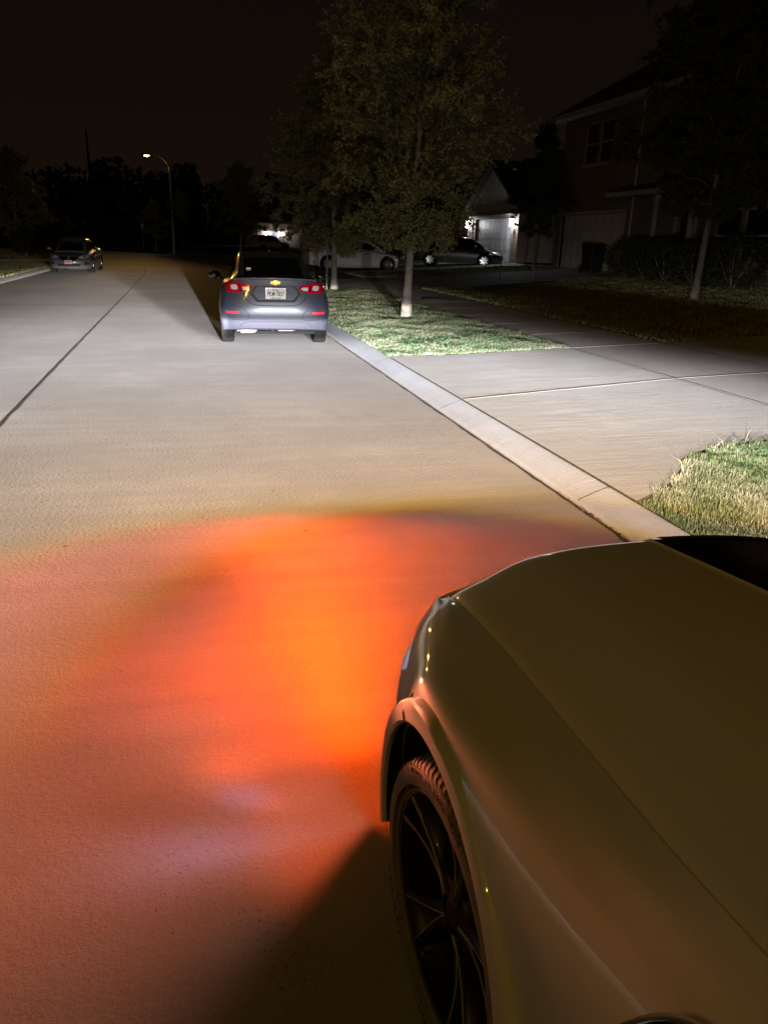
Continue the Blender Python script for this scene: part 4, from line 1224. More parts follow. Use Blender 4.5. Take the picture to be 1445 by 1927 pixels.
    for x0, x1, z0, z1, yy in ((-.62, -.30, .235, .315, -.62), (-.32, .02, .255, .318, -.55), (-.05, .45, .240, .315, -.60), (.40, .66, .245, .318, -.5)):
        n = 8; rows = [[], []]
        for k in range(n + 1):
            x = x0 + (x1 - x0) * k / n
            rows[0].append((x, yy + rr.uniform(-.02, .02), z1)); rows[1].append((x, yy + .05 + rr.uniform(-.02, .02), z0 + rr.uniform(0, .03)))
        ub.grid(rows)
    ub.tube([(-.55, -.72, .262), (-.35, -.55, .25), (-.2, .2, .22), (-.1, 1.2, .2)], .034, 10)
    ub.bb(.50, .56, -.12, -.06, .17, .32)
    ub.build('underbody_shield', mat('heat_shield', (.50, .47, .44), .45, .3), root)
    MB().bb(-.66, .66, -.5, 3.2, .20, .24).build('underbody', M['liner'], root)
    MB().bb(-.70, .70, -.05, .05, .26, .33).build('rear_axle', M['black_matte'], root)
    # bright highlight trim round side windows
    return root
blue_sedan()

def grey_sedan():
    paint = car_paint('silver_grey_paint', (.13, .127, .135), .4, .2, coat=.5, coat_rough=.12)
    root, body = base_car('parked_car', (-4.72, 41.15, 0), R(178.0), 'grey sedan across the road facing us at the left kerb', paint, SEDAN, SEDAN_TOP, 2.70, M['alloy'], style='wide')
    mirrors(root, 2.35, .96, .88, paint)
    tr = bvh(body); Y0 = 6.0
    tint = mat('headlamp_reflector', (.80, .76, .86), .12, .2, coat=1)
    for s in (-1, 1):
        P = lambda pts: [(s * x, z) for x, z in pts]
        hl = decal('headlamp', P([(.40, .665), (.52, .735), (.66, .775), (.80, .785), (.83, .72), (.70, .655), (.52, .625)]), tr, tint, root, Y0, -1, .012, .008)
        decal('lamp_cell', P([(.58, .71), (.68, .735), (.70, .69), (.60, .665)]), tr, M['chrome'], hl, Y0, -1, .024, .004)
        decal('fog_recess', P([(.62, .46), (.80, .47), (.78, .37), (.60, .36)]), tr, M['black_matte'], root, Y0, -1, .006, .002)
        line_decal('grille_bar', P([(.42, .70), (.22, .555), (0, .53)]), .05, tr, M['chrome'], root, Y0, -1, .010)
    decal('grille', [(-.42, .70), (-.2, .555), (.2, .555), (.42, .70), (.2, .70), (-.2, .70)], tr, M['black_gloss'], root, Y0, -1, .006, .002)
    decal('lower_intake', [(-.50, .40), (-.44, .30), (.44, .30), (.50, .40), (.3, .41), (-.3, .41)], tr, M['black_matte'], root, Y0, -1, .006, .002)
    MB().box((0, 3.795, .475), (.31, .012, .15)).build('number_plate', mat('pink_plate', (.85, .50, .46), .4), root)
    MB().box((0, 3.803, .478), (.22, .003, .045)).build('plate_lettering', mat('plate_red', (.45, .10, .10), .5), root)
    MB().lathe([(0, 0), (.06, 0), (.065, -.01)], (0, 3.71, .63), 'y', 16).build('emblem', M['chrome'], root)
    return root
grey_sedan()

def side_cars():
    white = car_paint('pearl_white_paint', (.62, .58, .54), .3)
    root, body = base_car('parked_car', (6.95, 40.9, .20), R(-86), 'white sedan side-on in the driveway behind the second tree', white, SEDAN, SEDAN_TOP, 2.95, M['alloy'], r=.345, spokes=10, style='wide', scale=1.06, arch=.40)
    mirrors(root, 2.3, .96, .88, white)
    tr = bvh(body)
    for s in (-1, 1):
        decal('tail_lamp', [(s * .40, .95), (s * .44, .87), (s * .78, .86), (s * .80, .93), (s * .68, .96)], tr, M['red'], root, -3, 1, .01, .006)
        decal('headlamp', [(s * .45, .66), (s * .62, .70), (s * .78, .72), (s * .74, .63), (s * .55, .60)], tr, M['clear'], root, 6, -1, .01, .006)
        MB().box((s * .905, 3.05, .66), (.02, .09, .04)).build('side_marker', mat('amber_marker', (.9, .35, .03), .3), root)
        MB().box((s * .915, .95, .82), (.012, .16, .02)).build('door_handle', M['chrome'], root)
        MB().box((s * .915, 1.85, .80), (.012, .16, .02)).build('door_handle', M['chrome'], root)
    dark = car_paint('midnight_paint', (.010, .012, .016), .3)
    root, body = base_car('parked_car', (13.25, 42.7, .50), R(-113), 'black sedan side-on before the lit garage', dark, SEDAN, SEDAN_TOP, 2.80, M['alloy'], r=.335, spokes=7, style='wide', scale=1.04)
    mirrors(root, 2.3, .96, .88, dark)
    tr = bvh(body)
    for s in (-1, 1):
        hl = decal('headlamp', [(s * .42, .66), (s * .62, .72), (s * .80, .745), (s * .80, .66), (s * .58, .60)], tr, M['clear'], root, 6, -1, .012, .006)
        decal('tail_lamp', [(s * .42, .96), (s * .46, .87), (s * .80, .86), (s * .82, .94), (s * .68, .97)], tr, M['clear'], root, -3, 1, .01, .006)
        MB().box((s * .86, 3.16, .665), (.05, .22, .07), rz=s * .42).build('headlamp_side', M['clear'], root, bevel=.01)
    grey = car_paint('grey_suv_paint', (.30, .29, .28), .3)
    root, body = base_car('parked_suv', (7.9, 88.0, .25), R(-62), 'grey SUV far off in front of the distant lit garage', grey, SUV, SUV_TOP, 2.85, M['alloy'], r=.37, arch=.43, side=(1, 5), split=3.0)
    mirrors(root, 2.0, 1.1, .92, grey)
    tr = bvh(body)
    for s in (-1, 1):
        decal('headlamp', [(s * .5, .86), (s * .80, .90), (s * .82, .80), (s * .52, .76)], tr, M['clear'], root, 6, -1, .012, .006)
    dsuv = car_paint('dark_suv_paint', (.030, .028, .030), .25)
    root, body = base_car('parked_suv', (-14.3, 51.2, .18), R(-93), 'dark SUV side-on in the driveway across the road at the left edge', dsuv, SUV, SUV_TOP, 2.9, M['alloy'], r=.38, arch=.44, side=(1, 5), split=3.0)
    mirrors(root, 2.0, 1.1, .92, dsuv)
    tr = bvh(body)
    for s in (-1, 1):
        decal('headlamp', [(s * .5, .88), (s * .84, .93), (s * .86, .80), (s * .52, .76)], tr, M['clear'], root, 6, -1, .012, .006)
        MB().box((s * .945, 1.2, .50), (.02, 2.3, .035)).build('door_trim', M['chrome'], root)
        MB().tube([(s * .60, -.2, 1.78), (s * .61, .4, 1.83), (s * .61, 1.2, 1.81), (s * .60, 1.7, 1.72)], .022, 6).build('roof_rail', M['chrome'], root)
side_cars()

# ------------------------------------------------------------------ trees and shrubs
def leaf_mesh(name, pts, size, material, parent, seed, elong=1.9):
    rg = np.random.default_rng(seed); n = len(pts)
    P = np.asarray(pts); s = rg.uniform(size[0], size[1], n)[:, None]
    a = rg.normal(size=(n, 3)); a /= np.linalg.norm(a, axis=1)[:, None] + 1e-9
    b = np.cross(a, rg.normal(size=(n, 3))); b /= np.linalg.norm(b, axis=1)[:, None] + 1e-9
    V = np.stack([P - a * s * elong / 2, P + b * s / 2, P + a * s * elong / 2, P - b * s / 2], 1).reshape(-1, 3)
    me = bpy.data.meshes.new(name)
    me.vertices.add(n * 4); me.vertices.foreach_set('co', V.ravel().astype(np.float32))
    me.loops.add(n * 4); me.loops.foreach_set('vertex_index', np.arange(n * 4, dtype=np.int32))
    me.polygons.add(n); me.polygons.foreach_set('loop_start', (np.arange(n) * 4).astype(np.int32))
    me.update(calc_edges=True)
    at = me.attributes.new('tint', 'FLOAT', 'POINT'); at.data.foreach_set('value', np.repeat(np.clip(rg.normal(.45, .28, n), 0, 1), 4).astype(np.float32))
    me.materials.append(material)
    o = bpy.data.objects.new(name, me); COL.objects.link(o); o.parent = parent
    return o

def tree(name, label, base, zb, zt, rad, leaves, seed, trunk_r=.09, lean=(0, 0), size=(.03, .055), material=None, limbs=26, subs=9, shape=(.28, .75), fork=None, group=None, spread=.07, up=.45, twig=True, bark=None):
    rg = random.Random(seed)
    x0, y0, z0 = base
    root = empty(name, base, 0, label, 'tree', group)
    H = zt - z0
    def axis(z):
        f = (z - z0) / H
        return Vector((lean[0] * f + .05 * math.sin(f * 5 + seed), lean[1] * f + .05 * math.cos(f * 4 + seed), z - z0))
    def env(z):
        t = max(0, min(1, (z - zb) / (zt - zb))); tm, pw = shape
        return rad * ((t / tm) ** .45 if t < tm else max(.02, (1 - (t - tm) / (1 - tm))) ** pw)
    br = MB(); tw = MB()
    n = 14
    hs = [z0 - .06 + (zt * .93 - z0 + .06) * i / n for i in range(n + 1)]
    def tr(i): return max(.012, trunk_r * (1 - .88 * (i / n) ** .8)) * (1.35 if i == 0 else 1)
    br.tube([axis(h) for h in hs], [tr(i) for i in range(n + 1)], 9)
    L = []
    for k in range(limbs):
        f = (k + .5) / limbs
        zs = zb + .05 + (zt - zb) * (f ** 1.1) * .82 - .15
        az = k * 2.39996 + rg.uniform(-.4, .4)
        rise = ((zt - zb) * rg.uniform(.10, .22) + up * .5) * min(1, .12 + 2.2 * f)
        zt_ = min(zt * .99, zs + rise)
        r = env(zt_) * rg.uniform(.72, 1.06)
        p0 = axis(zs); p3 = axis(zs) + Vector((math.cos(az) * r, math.sin(az) * r, zt_ - zs))
        pts = []
        for q in range(7):
            t = q / 6
            p = p0.lerp(p3, t); p.z += (zt_ - zs) * .35 * math.sin(PI * t) * (1 if rg.random() < 2 else 0)
            p += Vector((rg.uniform(-1, 1), rg.uniform(-1, 1), rg.uniform(-1, 1))) * .05 * r * (t > 0)
            pts.append(p)
        rr = max(.008, trunk_r * .38 * (1 - f * .55))
        tw.tube(pts, [rr * (1 - .85 * q / 6) for q in range(7)], 5)
        for j in range(subs):
            t = .06 + .94 * (j + rg.random()) / subs
            i = min(5, int(t * 6)); c = pts[i].lerp(pts[i + 1], t * 6 - i)
            d = (pts[i + 1] - pts[i]).normalized()
            side = Vector((rg.gauss(0, 1), rg.gauss(0, 1), rg.gauss(.15, .7)))
            side = (side - d * side.dot(d)).normalized()
            ln = r * rg.uniform(.18, .42) * (1.15 - .5 * t) + .12
            e = c + (d * rg.uniform(.3, .9) + side).normalized() * ln
            m1 = c.lerp(e, .5) + Vector((rg.gauss(0, .04), rg.gauss(0, .04), rg.gauss(.02, .04))) * ln * 2
            if twig: tw.tube([c, m1, e], [.006, .004, .002], 3, cap=False)
            L.append((c, m1, e, ln))
    tk = br.build('trunk', bark or M['bark'], root, smooth=True)
    tw.build('branches', M['twig'], root, smooth=True)
    nr = np.random.default_rng(seed)
    per = max(1, leaves // len(L)); pts = []
    for c, m1, e, ln in L:
        c, m1, e = np.array(c), np.array(m1), np.array(e)
        w = rg.choice((.35, .8, 1.0, 1.3, 1.5)); k = max(2, int(per * w))
        nt = max(2, k // 9)      # little sprays along the twig
        for q in range(nt):
            t = nr.uniform(.15, 1.05); b = (1 - t) ** 2 * c + 2 * t * (1 - t) * m1 + t * t * e
            d = nr.normal(size=3); d /= np.linalg.norm(d); d = d * .7 + (e - c) / (np.linalg.norm(e - c) + 1e-6) * .6
            l2 = spread * nr.uniform(1.2, 3.4)
            s = nr.uniform(0, 1, (9, 1))
            pts.append(b + d * l2 * s + nr.normal(0, spread * .28, (9, 3)))
    P = np.concatenate(pts)
    leaf_mesh('crown', P, size, material or M['leaf'], root, seed)
    return root

def shrub(name, label, base, r, h, n, seed, material=None, group=None, size=(.03, .06)):
    root = empty(name, base, 0, label, 'shrub', group)
    rg = np.random.default_rng(seed)
    d = rg.normal(size=(n, 3)); d /= np.linalg.norm(d, axis=1)[:, None]
    lump = 1 + .14 * np.sin(d[:, :1] * 7 + seed) * np.cos(d[:, 1:2] * 6) + .08 * np.sin(d[:, 2:] * 13 + seed)
    P = d * lump * (rg.uniform(.55, 1.0, (n, 1)) ** .4) * np.array([r, r, h * .55]) + np.array([0, 0, h * .5])
    P = P[P[:, 2] > 0]
    leaf_mesh('foliage', P, size, material or M['darkleaf'], root, seed)
    m = MB(); rr = random.Random(seed)
    for k in range(5):
        a = k * 1.3; m.tube([(0, 0, -.03), (math.cos(a) * r * .3, math.sin(a) * r * .3, h * .35), (math.cos(a) * r * .6, math.sin(a) * r * .6, h * .75)], [.02, .014, .006], 5)
    m.build('stem', M['bark'], root)
    return root

def build_trees():
    tree('street_tree', 'tall leafy tree with pale trunk in the lit grass verge', (4.73, 16.76, .15), 1.55, 10.8, 2.35, 150000, 5, .10, (.35, .3), limbs=64, subs=22, size=(.022, .042), shape=(.27, .72), spread=.075, up=.5)
    tree('street_tree', 'second street tree, its grey trunk rising behind the slate blue sedan', (4.72, 26.02, .15), 1.35, 7.0, 2.6, 90000, 8, .11, (.1, .1), limbs=40, subs=16, size=(.032, .058), shape=(.30, .6), spread=.085)
    tree('street_tree', 'dark reddish street tree farther along the kerb left of the second tree', (4.1, 60.5, .15), 1.9, 6.6, 2.6, 26000, 12, .10, (.1, 0), limbs=24, subs=9, size=(.06, .11), spread=.13)
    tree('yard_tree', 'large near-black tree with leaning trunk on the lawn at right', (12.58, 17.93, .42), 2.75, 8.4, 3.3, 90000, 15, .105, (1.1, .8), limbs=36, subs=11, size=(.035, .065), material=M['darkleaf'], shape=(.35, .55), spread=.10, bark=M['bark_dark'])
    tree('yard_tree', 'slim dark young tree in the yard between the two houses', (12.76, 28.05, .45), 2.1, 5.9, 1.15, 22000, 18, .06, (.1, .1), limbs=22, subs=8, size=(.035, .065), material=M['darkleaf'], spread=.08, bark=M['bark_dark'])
    tree('young_tree', 'small olive tree lit from above beside the tall street lamp', (-.05, 74.6, .13), 3.0, 5.3, 1.1, 6000, 22, .05, (.05, 0), limbs=16, subs=6, size=(.07, .12), spread=.11)
    tree('young_tree', 'brownish low tree left of the lamp post, behind the stop sign', (-2.5, 80.5, .2), 1.4, 4.6, 1.7, 7000, 25, .06, (0, 0), limbs=16, subs=6, size=(.08, .13), spread=.13)
    tree('opposite_tree', 'broad round tree on the far left lawn beside the grey sedan', (-10.6, 58.6, .16), 1.6, 6.6, 2.9, 34000, 28, .13, (.1, .1), limbs=28, subs=10, size=(.06, .10), spread=.13)
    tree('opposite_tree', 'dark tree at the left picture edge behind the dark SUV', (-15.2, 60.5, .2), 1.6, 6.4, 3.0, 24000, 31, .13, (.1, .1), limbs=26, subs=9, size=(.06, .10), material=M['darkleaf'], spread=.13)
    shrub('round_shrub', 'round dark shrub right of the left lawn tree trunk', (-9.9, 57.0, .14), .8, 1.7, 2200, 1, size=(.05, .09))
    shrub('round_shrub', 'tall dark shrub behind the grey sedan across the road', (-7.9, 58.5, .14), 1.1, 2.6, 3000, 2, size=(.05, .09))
    for i, (x, y, r, h, lb) in enumerate([(16.1, 27.3, .7, 1.35, 'dark shrub beside the wheeled bin at the garage corner'), (16.0, 25.9, .75, 1.4, 'dark shrub left of the white porch post'), (15.6, 23.9, .85, 1.4, 'dark shrub between porch and leaning tree trunk'),
                                      (15.3, 21.9, .9, 1.35, 'dark shrub below the ground floor windows'), (15.2, 19.9, .9, 1.5, 'dark shrub below the right window of the brick house')]):
        shrub('foundation_shrub', lb, (x, y, gz(x, y)), r, h, 3000, 10 + i, group='shrubs along the brick house')
    # far woods: one black mass
    rg = np.random.default_rng(77); pts = []
    prof = [(-60, 9.5), (-50, 10), (-40, 8.5), (-32, 9.5), (-26, 9.0), (-21, 9.0), (-17.5, 10), (-15, 10.5), (-13.6, 8.2), (-12, 10.4), (-9.5, 11.2), (-7, 10.5), (-4.5, 9.6), (-2.5, 9.8), (0, 11.2), (2, 10.6), (4.5, 9.6), (7, 8.8), (10, 9.0), (13, 10.5), (17, 10), (24, 9.5), (35, 11), (50, 10)]
    for i in range(95):
        x = -62 + 118 * i / 95 + rg.normal(0, .8); top = np.interp(x, [p[0] for p in prof], [p[1] for p in prof]) * rg.uniform(.86, 1.06)
        y = 118 + rg.uniform(0, 10) + .004 * (x + 5) ** 2; r = rg.uniform(1.8, 3.0)
        n = 420; d = rg.normal(size=(n, 3)); d /= np.linalg.norm(d, axis=1)[:, None]
        P = d * (rg.uniform(.2, 1, (n, 1)) ** .4) * np.array([r, r, top * .5]) + np.array([x, y, top * .52 + .3])
        pts.append(P)
        n = 160; pts.append(np.stack([x + rg.uniform(-1.6, 1.6, n), y - rg.uniform(0, 4, n), rg.uniform(.1, 3, n)], 1))
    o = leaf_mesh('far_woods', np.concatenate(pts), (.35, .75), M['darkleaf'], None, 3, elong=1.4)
    tag(o, 'black wood closing the view beyond the bend of the street', 'woods', kind='stuff')
build_trees()

# ------------------------------------------------------------------ houses
def holed_wall(m, x, y0, y1, z0, z1, holes, depth=.16):
    """wall facing -x with real openings (y0,y1,z0,z1) and reveals"""
    ys = sorted({y0, y1} | {h[0] for h in holes} | {h[1] for h in holes}); zs = sorted({z0, z1} | {h[2] for h in holes} | {h[3] for h in holes})
    for a, b in zip(ys, ys[1:]):
        for c, d in zip(zs, zs[1:]):
            ym, zm = (a + b) / 2, (c + d) / 2
            if any(h[0] < ym < h[1] and h[2] < zm < h[3] for h in holes): continue
            m.add([(x, a, c), (x, b, c), (x, b, d), (x, a, d)], [(0, 1, 2, 3)])
    for (a, b, c, d) in holes:
        X = x + depth
        for p, q in (((a, c), (b, c)), ((b, c), (b, d)), ((b, d), (a, d)), ((a, d), (a, c))):
            m.add([(x, p[0], p[1]), (x, q[0], q[1]), (X, q[0], q[1]), (X, p[0], p[1])], [(0, 1, 2, 3)])
    return m

def hip_roof(x0, x1, y0, y1, z, rx0, rx1, ry0, ry1, zr, th=.20):
    m = MB()
    e = [(x0, y0), (x1, y0), (x1, y1), (x0, y1)]; r = [(rx0, ry0), (rx1, ry0), (rx1, ry1), (rx0, ry1)]
    vs = [(a, b, z + th) for a, b in e] + [(a, b, zr) for a, b in r] + [(a, b, z) for a, b in e]
    m.add(vs, [(0, 1, 5, 4), (1, 2, 6, 5), (2, 3, 7, 6), (3, 0, 4, 7), (4, 5, 6, 7)])
    return m
def fascia(x0, x1, y0, y1, z, th=.20, w=.5):
    m = MB(); t = .03
    m.bb(x0 - t, x0, y0 - t, y1 + t, z, z + th - .01); m.bb(x1, x1 + t, y0 - t, y1 + t, z, z + th - .01)
    m.bb(x0, x1, y0 - t, y0, z, z + th - .01); m.bb(x0, x1, y1, y1 + t, z, z + th - .01)
    m.bb(x0, x1, y0, y1, z + .005, z + .03)
    return m

def sash(parent, x, y0, y1, z0, z1, mid=True, trim=None):
    f = MB(); w = .055; t = trim or M['white_trim']
    xo = x + .06
    f.bb(xo, xo + .05, y0, y0 + w, z0, z1); f.bb(xo, xo + .05, y1 - w, y1, z0, z1)
    f.bb(xo, xo + .05, y0 + w, y1 - w, z0, z0 + w); f.bb(xo, xo + .05, y0 + w, y1 - w, z1 - w, z1)
    if mid: f.bb(xo - .01, xo + .045, y0 + w, y1 - w, (z0 + z1) / 2 - .03, (z0 + z1) / 2 + .03)
    o = f.build('window', t, parent)
    MB().bb(xo + .02, xo + .03, y0 + w * .5, y1 - w * .5, z0 + w * .5, z1 - w * .5).build('pane', M['house_glass'], o)
    MB().bb(x - .06, x + .05, y0 - .06, y1 + .06, z0 - .07, z0 - .002).build('sill', t, o)
    return o

def garage_door(parent, x, y0, y1, z0, z1, material, rows=4, cols=8):
    m = MB(); X = x + .12
    m.bb(X, X + .04, y0 + .002, y1 - .002, z0, z1 - .002)
    for i in range(rows):
        for j in range(cols):
            ya = y0 + (y1 - y0) * (j + .12) / cols; yb = y0 + (y1 - y0) * (j + .88) / cols
            za = z0 + (z1 - z0) * (i + .16) / rows; zb = z0 + (z1 - z0) * (i + .84) / rows
            m.bb(X - .012, X + .01, ya, yb, za, zb)
    d = m.build('garage_door', material, parent, bevel=.008)
    g = MB(); w = .11
    g.bb(x - .025, x + .10, y0 - w, y0, z0 - .1, z1 + w); g.bb(x - .025, x + .10, y1, y1 + w, z0 - .1, z1 + w); g.bb(x - .025, x + .10, y0, y1, z1, z1 + w)
    g.build('door_frame', M['white_trim'], d)
    return d

def lantern(name, loc, label, intensity):
    """wall lantern: bracket, cap, lit glass, finial; faces -x"""
    root = empty(name, loc, 0, label, 'wall lamp', 'lit lanterns at garage doors'); root.scale = (1.5, 1.5, 1.5)
    m = MB(); m.bb(.08, .12, -.05, .05, -.12, .14); m.tube([(.10, 0, .02), (.02, 0, .20), (-.06, 0, .22)], .012, 6)
    m.build('bracket', M['black_matte'], root)
    MB().lathe([(.0, .24), (.03, .22), (.11, .13), (.115, .12), (0, .12)], (-.06, 0, 0), 'z', 10).build('cap', M['black_matte'], root)
    MB().lathe([(.0, .12), (.085, .12), (.065, -.14), (0, -.14)], (-.06, 0, 0), 'z', 10).build('glass', M['lantern_on'], root)
    MB().lathe([(.07, -.14), (.072, -.16), (.02, -.18), (0, -.20)], (-.06, 0, 0), 'z', 10).build('base_cap', M['black_matte'], root)
    point_light('lantern_light', (-.22, 0, .0), intensity, (.93, .95, 1.0), .06, root)
    return root

def house_one():
    X = 17.0; Y0, Y1 = 6.0, 35.3; z0, z1 = .55, 6.95
    root = empty('brick_house', (X, 30, .7), 0, 'two-storey brick house at right with a plain double garage door', 'house')
    inv = Vector((-X, -30, -.7))
    holes = [(29.4, 34.75, .78, 3.05), (32.18, 33.3, 5.0, 6.62), (30.92, 32.04, 5.0, 6.62), (24.75, 25.75, .95, 3.08), (22.35, 23.6, 1.35, 2.98), (20.75, 22.2, 1.35, 2.98), (24.2, 25.4, 4.9, 6.5), (22.9, 24.1, 4.9, 6.5), (15, 16.5, 1.35, 3), (15, 16.5, 4.9, 6.5)]
    m = MB(); holed_wall(m, X, Y0, Y1, z0, z1, holes)
    m.add([(X, Y1, z0), (X + 11, Y1, z0), (X + 11, Y1, z1), (X, Y1, z1), (X, Y0, z0), (X + 11, Y0, z0), (X + 11, Y0, z1), (X, Y0, z1)], [(0, 1, 2, 3), (4, 7, 6, 5), (1, 5, 6, 2)])
    m.bb(X - .04, X + .02, 29.0, 35.15, 3.20, 3.40)
    parts = [m.build('wall', M['brick'], root)]
    parts.append(hip_roof(X - .55, X + 11.5, Y0 - .5, Y1 + .55, z1, 22.3, 23.2, 12.0, 29.6, 10.9).build('roof', M['shingle'], root))
    parts.append(fascia(X - .55, X + 11.5, Y0 - .5, Y1 + .55, z1).build('eave', M['white_trim'], root))
    parts.append(garage_door(root, X, 29.4, 34.75, .78, 3.05, M['garage']))
    for h in holes[1:3] + holes[4:]: parts.append(sash(root, X, *h))
    d = MB(); d.bb(X + .14, X + .18, 24.76, 25.74, .95, 3.07); d.bb(X + .12, X + .15, 24.9, 25.2, 1.2, 1.9); d.bb(X + .12, X + .15, 25.3, 25.6, 1.2, 1.9); d.bb(X + .12, X + .15, 24.9, 25.6, 2.1, 2.9)
    fd = d.build('front_door', mat('front_door_paint', (.02, .015, .012), .4), root); parts.append(fd)
    g = MB(); g.bb(X - .05, X + .12, 25.76, 25.92, .9, 3.10); g.bb(X - .05, X + .12, 24.58, 24.74, .9, 3.10); g.bb(X - .05, X + .12, 24.58, 25.92, 3.102, 3.22); g.build('door_frame', M['white_trim'], fd)
    MB().ell((X + .09, 25.62, 1.95), (.03, .03, .03)).build('handle', M['chrome'], fd)
    p = MB(); p.prism([(X - .55, 3.62), (X - .55, 3.72), (X - .002, 4.02), (X - .002, 3.62)], 24.1, 30.0, 'y')
    pr = p.build('porch_roof', M['shingle'], root); parts.append(pr)
    MB().bb(X - .60, X - .555, 24.1, 30.0, 3.58, 3.74).build('porch_fascia', M['white_trim'], pr)
    MB().bb(X - .55, X - .003, 24.1, 30.0, 3.585, 3.615).build('porch_soffit', M['white_trim'], pr)
    for y in (26.55, 24.35):
        c = MB(); c.box((X - .42, y, 2.25), (.13, .13, 2.62)); c.box((X - .42, y, 1.0), (.19, .19, .16)); c.box((X - .42, y, 3.49), (.19, .19, .10)); parts.append(c.build('porch_post', M['white_trim'], root, bevel=.01))
    MB().tube([(X - .06, 28.75, 6.9), (X - .06, 28.75, .8)], .04, 6).build('downpipe', M['white_trim'], root)
    parts.append(root.children[-1])
    v = MB(); v.tube([(18.4, 31.2, 8.1), (18.4, 31.2, 8.95)], .05, 8); v.tube([(18.4, 31.2, 8.9), (18.4, 31.2, 8.96)], .075, 8); parts.append(v.build('vent_pipe', M['black_matte'], root))
    def settle(ps):
        for o in ps: o.location = inv
    settle([c for c in root.children])
    return root
house_one()

def house_two():
    X = 17.5
    root = empty('garage_house', (X, 45, .7), 0, 'house with board gable over a lit white garage door', 'house')
    holes = [(41.85, 47.5, .68, 3.10)]
    m = MB(); holed_wall(m, X, 41.0, 48.9, .45, 3.45, holes)
    m.add([(X, 41, .45), (X + 7, 41, .45), (X + 7, 41, 3.45), (X, 41, 3.45), (X, 48.9, .45), (X + 7, 48.9, .45), (X + 7, 48.9, 3.45), (X, 48.9, 3.45)], [(0, 3, 2, 1), (4, 5, 6, 7)])
    # brick main body behind, with side wall
    m.bb(X + 3.2, X + 14, 38.0, 41.0 - .01, .45, 3.5); m.bb(X + 3.2, X + 14, 48.91, 63, .45, 3.5)
    m.build('wall', M['brick2'], root)
    g = MB(); g.prism([(40.75, 3.47), (49.15, 3.47), (44.95, 5.95)], X + .02, X + .10, 'x')
    for k in range(1, 20):
        y = 40.75 + 8.4 * k / 20; z = 3.47 + 2.48 * (1 - abs(y - 44.95) / 4.2)
        if z > 3.65: g.bb(X - .005, X + .021, y - .022, y + .022, 3.49, z - .10)
    gb = g.build('gable', M['siding'], root)
    MB().bb(X - .04, X + .02, 40.7, 49.2, 3.36, 3.52).build('gable_trim', M['white_trim'], gb)
    r = MB()
    for s, ya, yb in ((1, 40.35, 44.95), (-1, 49.55, 44.95)):
        r.add([(X - .35, ya, 3.30), (X + 8, ya, 3.30), (X + 8, yb, 6.05), (X - .35, yb, 6.05), (X - .35, ya, 3.48), (X + 8, ya, 3.48), (X + 8, yb, 6.23), (X - .35, yb, 6.23)], [(0, 1, 2, 3), (4, 7, 6, 5), (0, 4, 5, 1), (0, 3, 7, 4), (1, 5, 6, 2)])
    rv = hip_roof(X + 2.7, X + 14.5, 37.4, 63.6, 3.5, X + 8.2, X + 9, 43, 58, 7.9); r.add(rv.v, rv.f)
    r.build('roof', M['shingle'], root)
    garage_door(root, X, 41.85, 47.5, .68, 3.10, M['garage_white'])
    b = MB(); b.bb(X - .30, X + .0, 41.3, 48.6, 3.24, 3.30); b.build('soffit', M['white_trim'], root)
    MB().bb(X - .003, X - .05, 48.0, 48.18, .6, 3.2).build('corner_post', M['white_trim'], root)
    for o in list(root.children): o.location = (-X, -45, -.7)
    lantern('wall_lantern', (X - .12, 48.45, 2.85), 'lit lantern left of the white garage door', 2.6)
    lantern('wall_lantern', (X - .12, 41.42, 2.85), 'lit lantern right of the white garage door', 3.6)
house_two()

def house_three():
    root = empty('distant_house', (11, 98.5, .3), 0, 'distant house with bright lanterns seen past the blue sedan roof', 'house')
    m = MB(); m.bb(7.5, 24, 98.6, 110, .0, 3.3); m.build('wall', M['brick2'], root)
    hip_roof(7.0, 24.5, 98.0, 110.5, 3.3, 13, 18, 104, 104.6, 6.6).build('roof', M['shingle'], root)
    fascia(7.0, 24.5, 98.0, 110.5, 3.3).build('eave', M['white_trim'], root)
    d = MB(); d.bb(9.9, 11.5, 98.55, 98.61, .2, 2.5)
    for i in range(4): d.bb(10.0, 11.4, 98.53, 98.56, .3 + .55 * i, .78 + .55 * i)
    d.build('garage_door', M['garage_white'], root)
    for o in list(root.children): o.location = (-11, -98.5, -.3)
    for x, lb in ((9.75, 'far lit lantern left of the distant garage door'), (11.75, 'far lit lantern right of the distant garage door')):
        l = lantern('wall_lantern', (x, 98.43, 2.2), lb, 1.1); l.rotation_euler = (0, 0, PI / 2)
house_three()

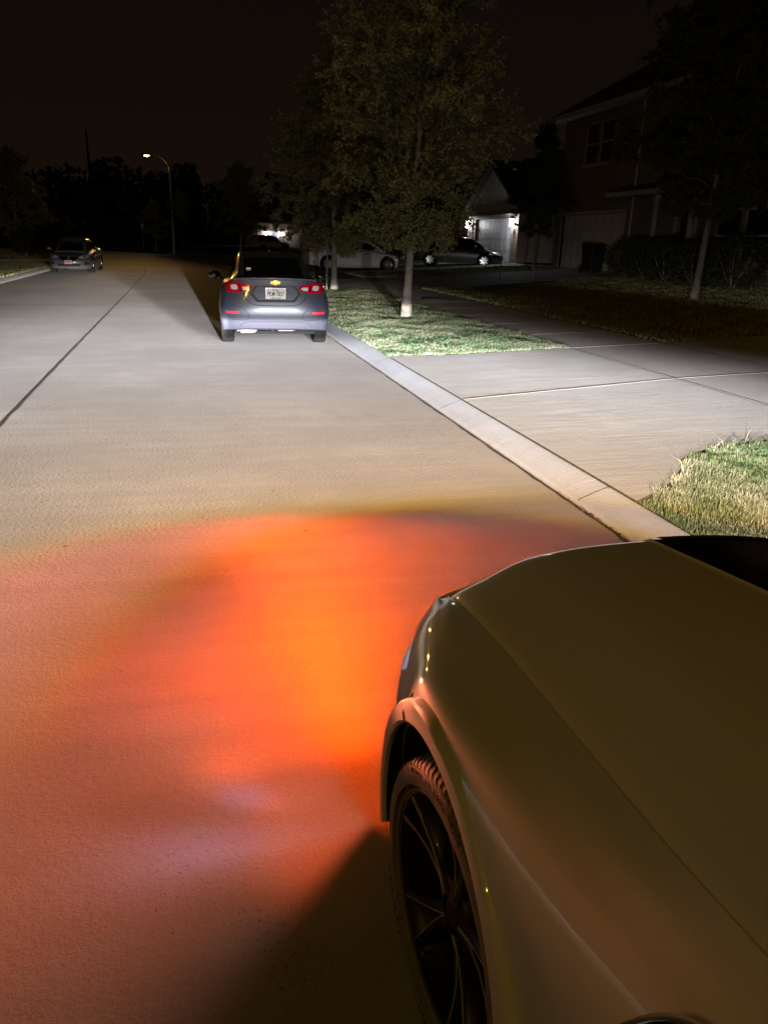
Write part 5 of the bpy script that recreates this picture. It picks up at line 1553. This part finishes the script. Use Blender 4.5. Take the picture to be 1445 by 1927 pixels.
# ------------------------------------------------------------------ street furniture
def street_lamp(name, loc, rz, label, level, color, h=8.0, smin=.2, arm=1.55, shield=False):
    root = empty(name, loc, rz, label, 'street lamp')
    m = MB(); m.tube([(0, 0, -.05), (0, 0, .06)], .16, 12); m.tube([(0, 0, .0), (0, 0, h * .5), (0, 0, h * .89)], [.10, .085, .065], 12)
    m.build('pole', M['steel'], root, smooth=True, sharp=50)
    pts = [(0, 0, h * .885), (-arm * .12, 0, h * .93), (-arm * .35, 0, h * .975), (-arm * .65, 0, h * .998), (-arm * .95, 0, h)]
    MB().tube(pts, [.045, .04, .036, .032, .03], 8).build('arm', M['steel'], root, smooth=True)
    hd = MB(); hd.prism([(-arm * .93, -.08), (-arm * 1.0, -.14), (-arm - .50, -.15), (-arm - .60, -.06), (-arm - .60, .06), (-arm - .50, .15), (-arm * 1.0, .14), (-arm * .93, .08)], h - .03, h + .10)
    hb = hd.build('lamp_head', M['steel'], root, bevel=.02)
    MB().ell((-arm - .28, 0, h - .045), (.22, .12, .09), 16, 8).build('lens', M['lamp_on'], hb, smooth=True)
    street_light('street_lamp_light', (-arm - .28, 0, h - .22), h, level, color, smin, root, shield)
    return root
street_lamp('street_lamp', (-.76, 75.0, .12), R(-4), 'lit street lamp on a tall grey pole with a curved arm', .022, (1.0, .52, .12), 8.0, .25, shield=True)
street_lamp('street_lamp', (-7.2, -4.0, .12), R(180), 'street lamp behind the photographer that lights the pale car', .0120, SODIUM, 8.5, .36)

def small_things():
    # stop sign with a street name blade
    root = empty('stop_sign', (-3.75, 84.5, .2), R(62), 'red stop sign with a street name blade on top', 'sign')
    MB().tube([(0, 0, -.2), (0, 0, 2.95)], .03, 8).build('post', M['steel'], root)
    oc = lambda r: [(r * math.cos(R(22.5 + 45 * k)), 2.25 + r * math.sin(R(22.5 + 45 * k))) for k in range(8)]
    MB().prism(oc(.40), -.040, -.036, 'y').build('sign_border', M['sign_white'], root)
    MB().prism(oc(.375), -.045, -.041, 'y').build('sign_face', M['stop_red'], root)
    me = text_mesh('STOP', .27, .001); me.materials.append(M['sign_white']); o = bpy.data.objects.new('sign_lettering', me); COL.objects.link(o); o.parent = root; o.location = (0, -.047, 2.25); o.rotation_euler = (PI / 2, 0, 0)
    MB().bb(-.42, .42, -.02, -.014, 2.72, 2.92).build('name_blade', M['sign_green'], root)
    # tall far mast
    m = MB(); m.tube([(0, 0, -.2), (0, 0, 17.8)], [.26, .14], 8)
    mast = m.build('radio_mast', M['black_matte']); mast.location = (-14.6, 150, 0)
    tag(mast, 'thin dark mast rising above the black wood', 'mast')
    # wheeled bin before the garage
    root = empty('wheeled_bin', (16.1, 29.85, gz(16.1, 29.85) + .01), R(8), 'black wheeled bin standing before the plain garage door', 'bin')
    m = MB(); m.box((0, 0, .56), (.56, .60, .98), taper=1.18); m.bb(-.36, .36, -.36, .36, 1.0, 1.05); m.build('body', M['bin'], root, bevel=.03)
    m = MB(); m.prism([(-.36, 1.06), (-.40, 1.10), (-.05, 1.16), (.34, 1.12), (.36, 1.06)], -.37, .37, 'x'); l = m.build('lid', M['bin'], root, bevel=.015)
    for s in (-1, 1): MB().lathe([(0, .0), (.13, 0), (.13, s * .06), (0, s * .06)], (s * .27, .32, .13), 'x', 18).build('wheel', M['black_matte'], root)
    MB().tube([(-.25, .40, 1.0), (-.25, .45, 1.04), (.25, .45, 1.04), (.25, .40, 1.0)], .018, 6).build('handle', M['bin'], root)
    # stake at the second tree, thin stake in the yard
    s = MB(); s.tube([(4.50, 25.9, .1), (4.52, 25.9, 1.75)], .022, 6); s.box((4.51, 25.9, 1.77), (.05, .05, .03))
    tag(s.build('tree_stake', M['bark']), 'thin stake left of the second street tree trunk', 'stake')
    s = MB(); s.tube([(11.7, 28.8, .35), (11.72, 28.8, 1.25)], .02, 6); s.box((11.72, 28.8, 1.27), (.045, .045, .03))
    tag(s.build('garden_stake', M['black_matte']), 'short dark stake in the dim lawn by the slim young tree', 'stake')
    # dark ribbed oval disc at the sidewalk edge
    m = MB(); m.lathe([(0, .012), (.30, .012), (.33, .0), (.34, -.03)], (0, 0, 0), 'z', 28)
    for k in range(5): m.bb(-.22, .22, -.2 + .1 * k - .012, -.2 + .1 * k + .012, .0125, .0165)
    l = m.build('dark_disc', M['tar'], smooth=True, sharp=40); l.location = (6.75, 21.0, gz(6.75, 21) + .02); l.scale = (1.25, 1.5, 1)
    tag(l, 'dark round ribbed disc set in the sidewalk beside the tall tree', 'utility cover')
small_things()
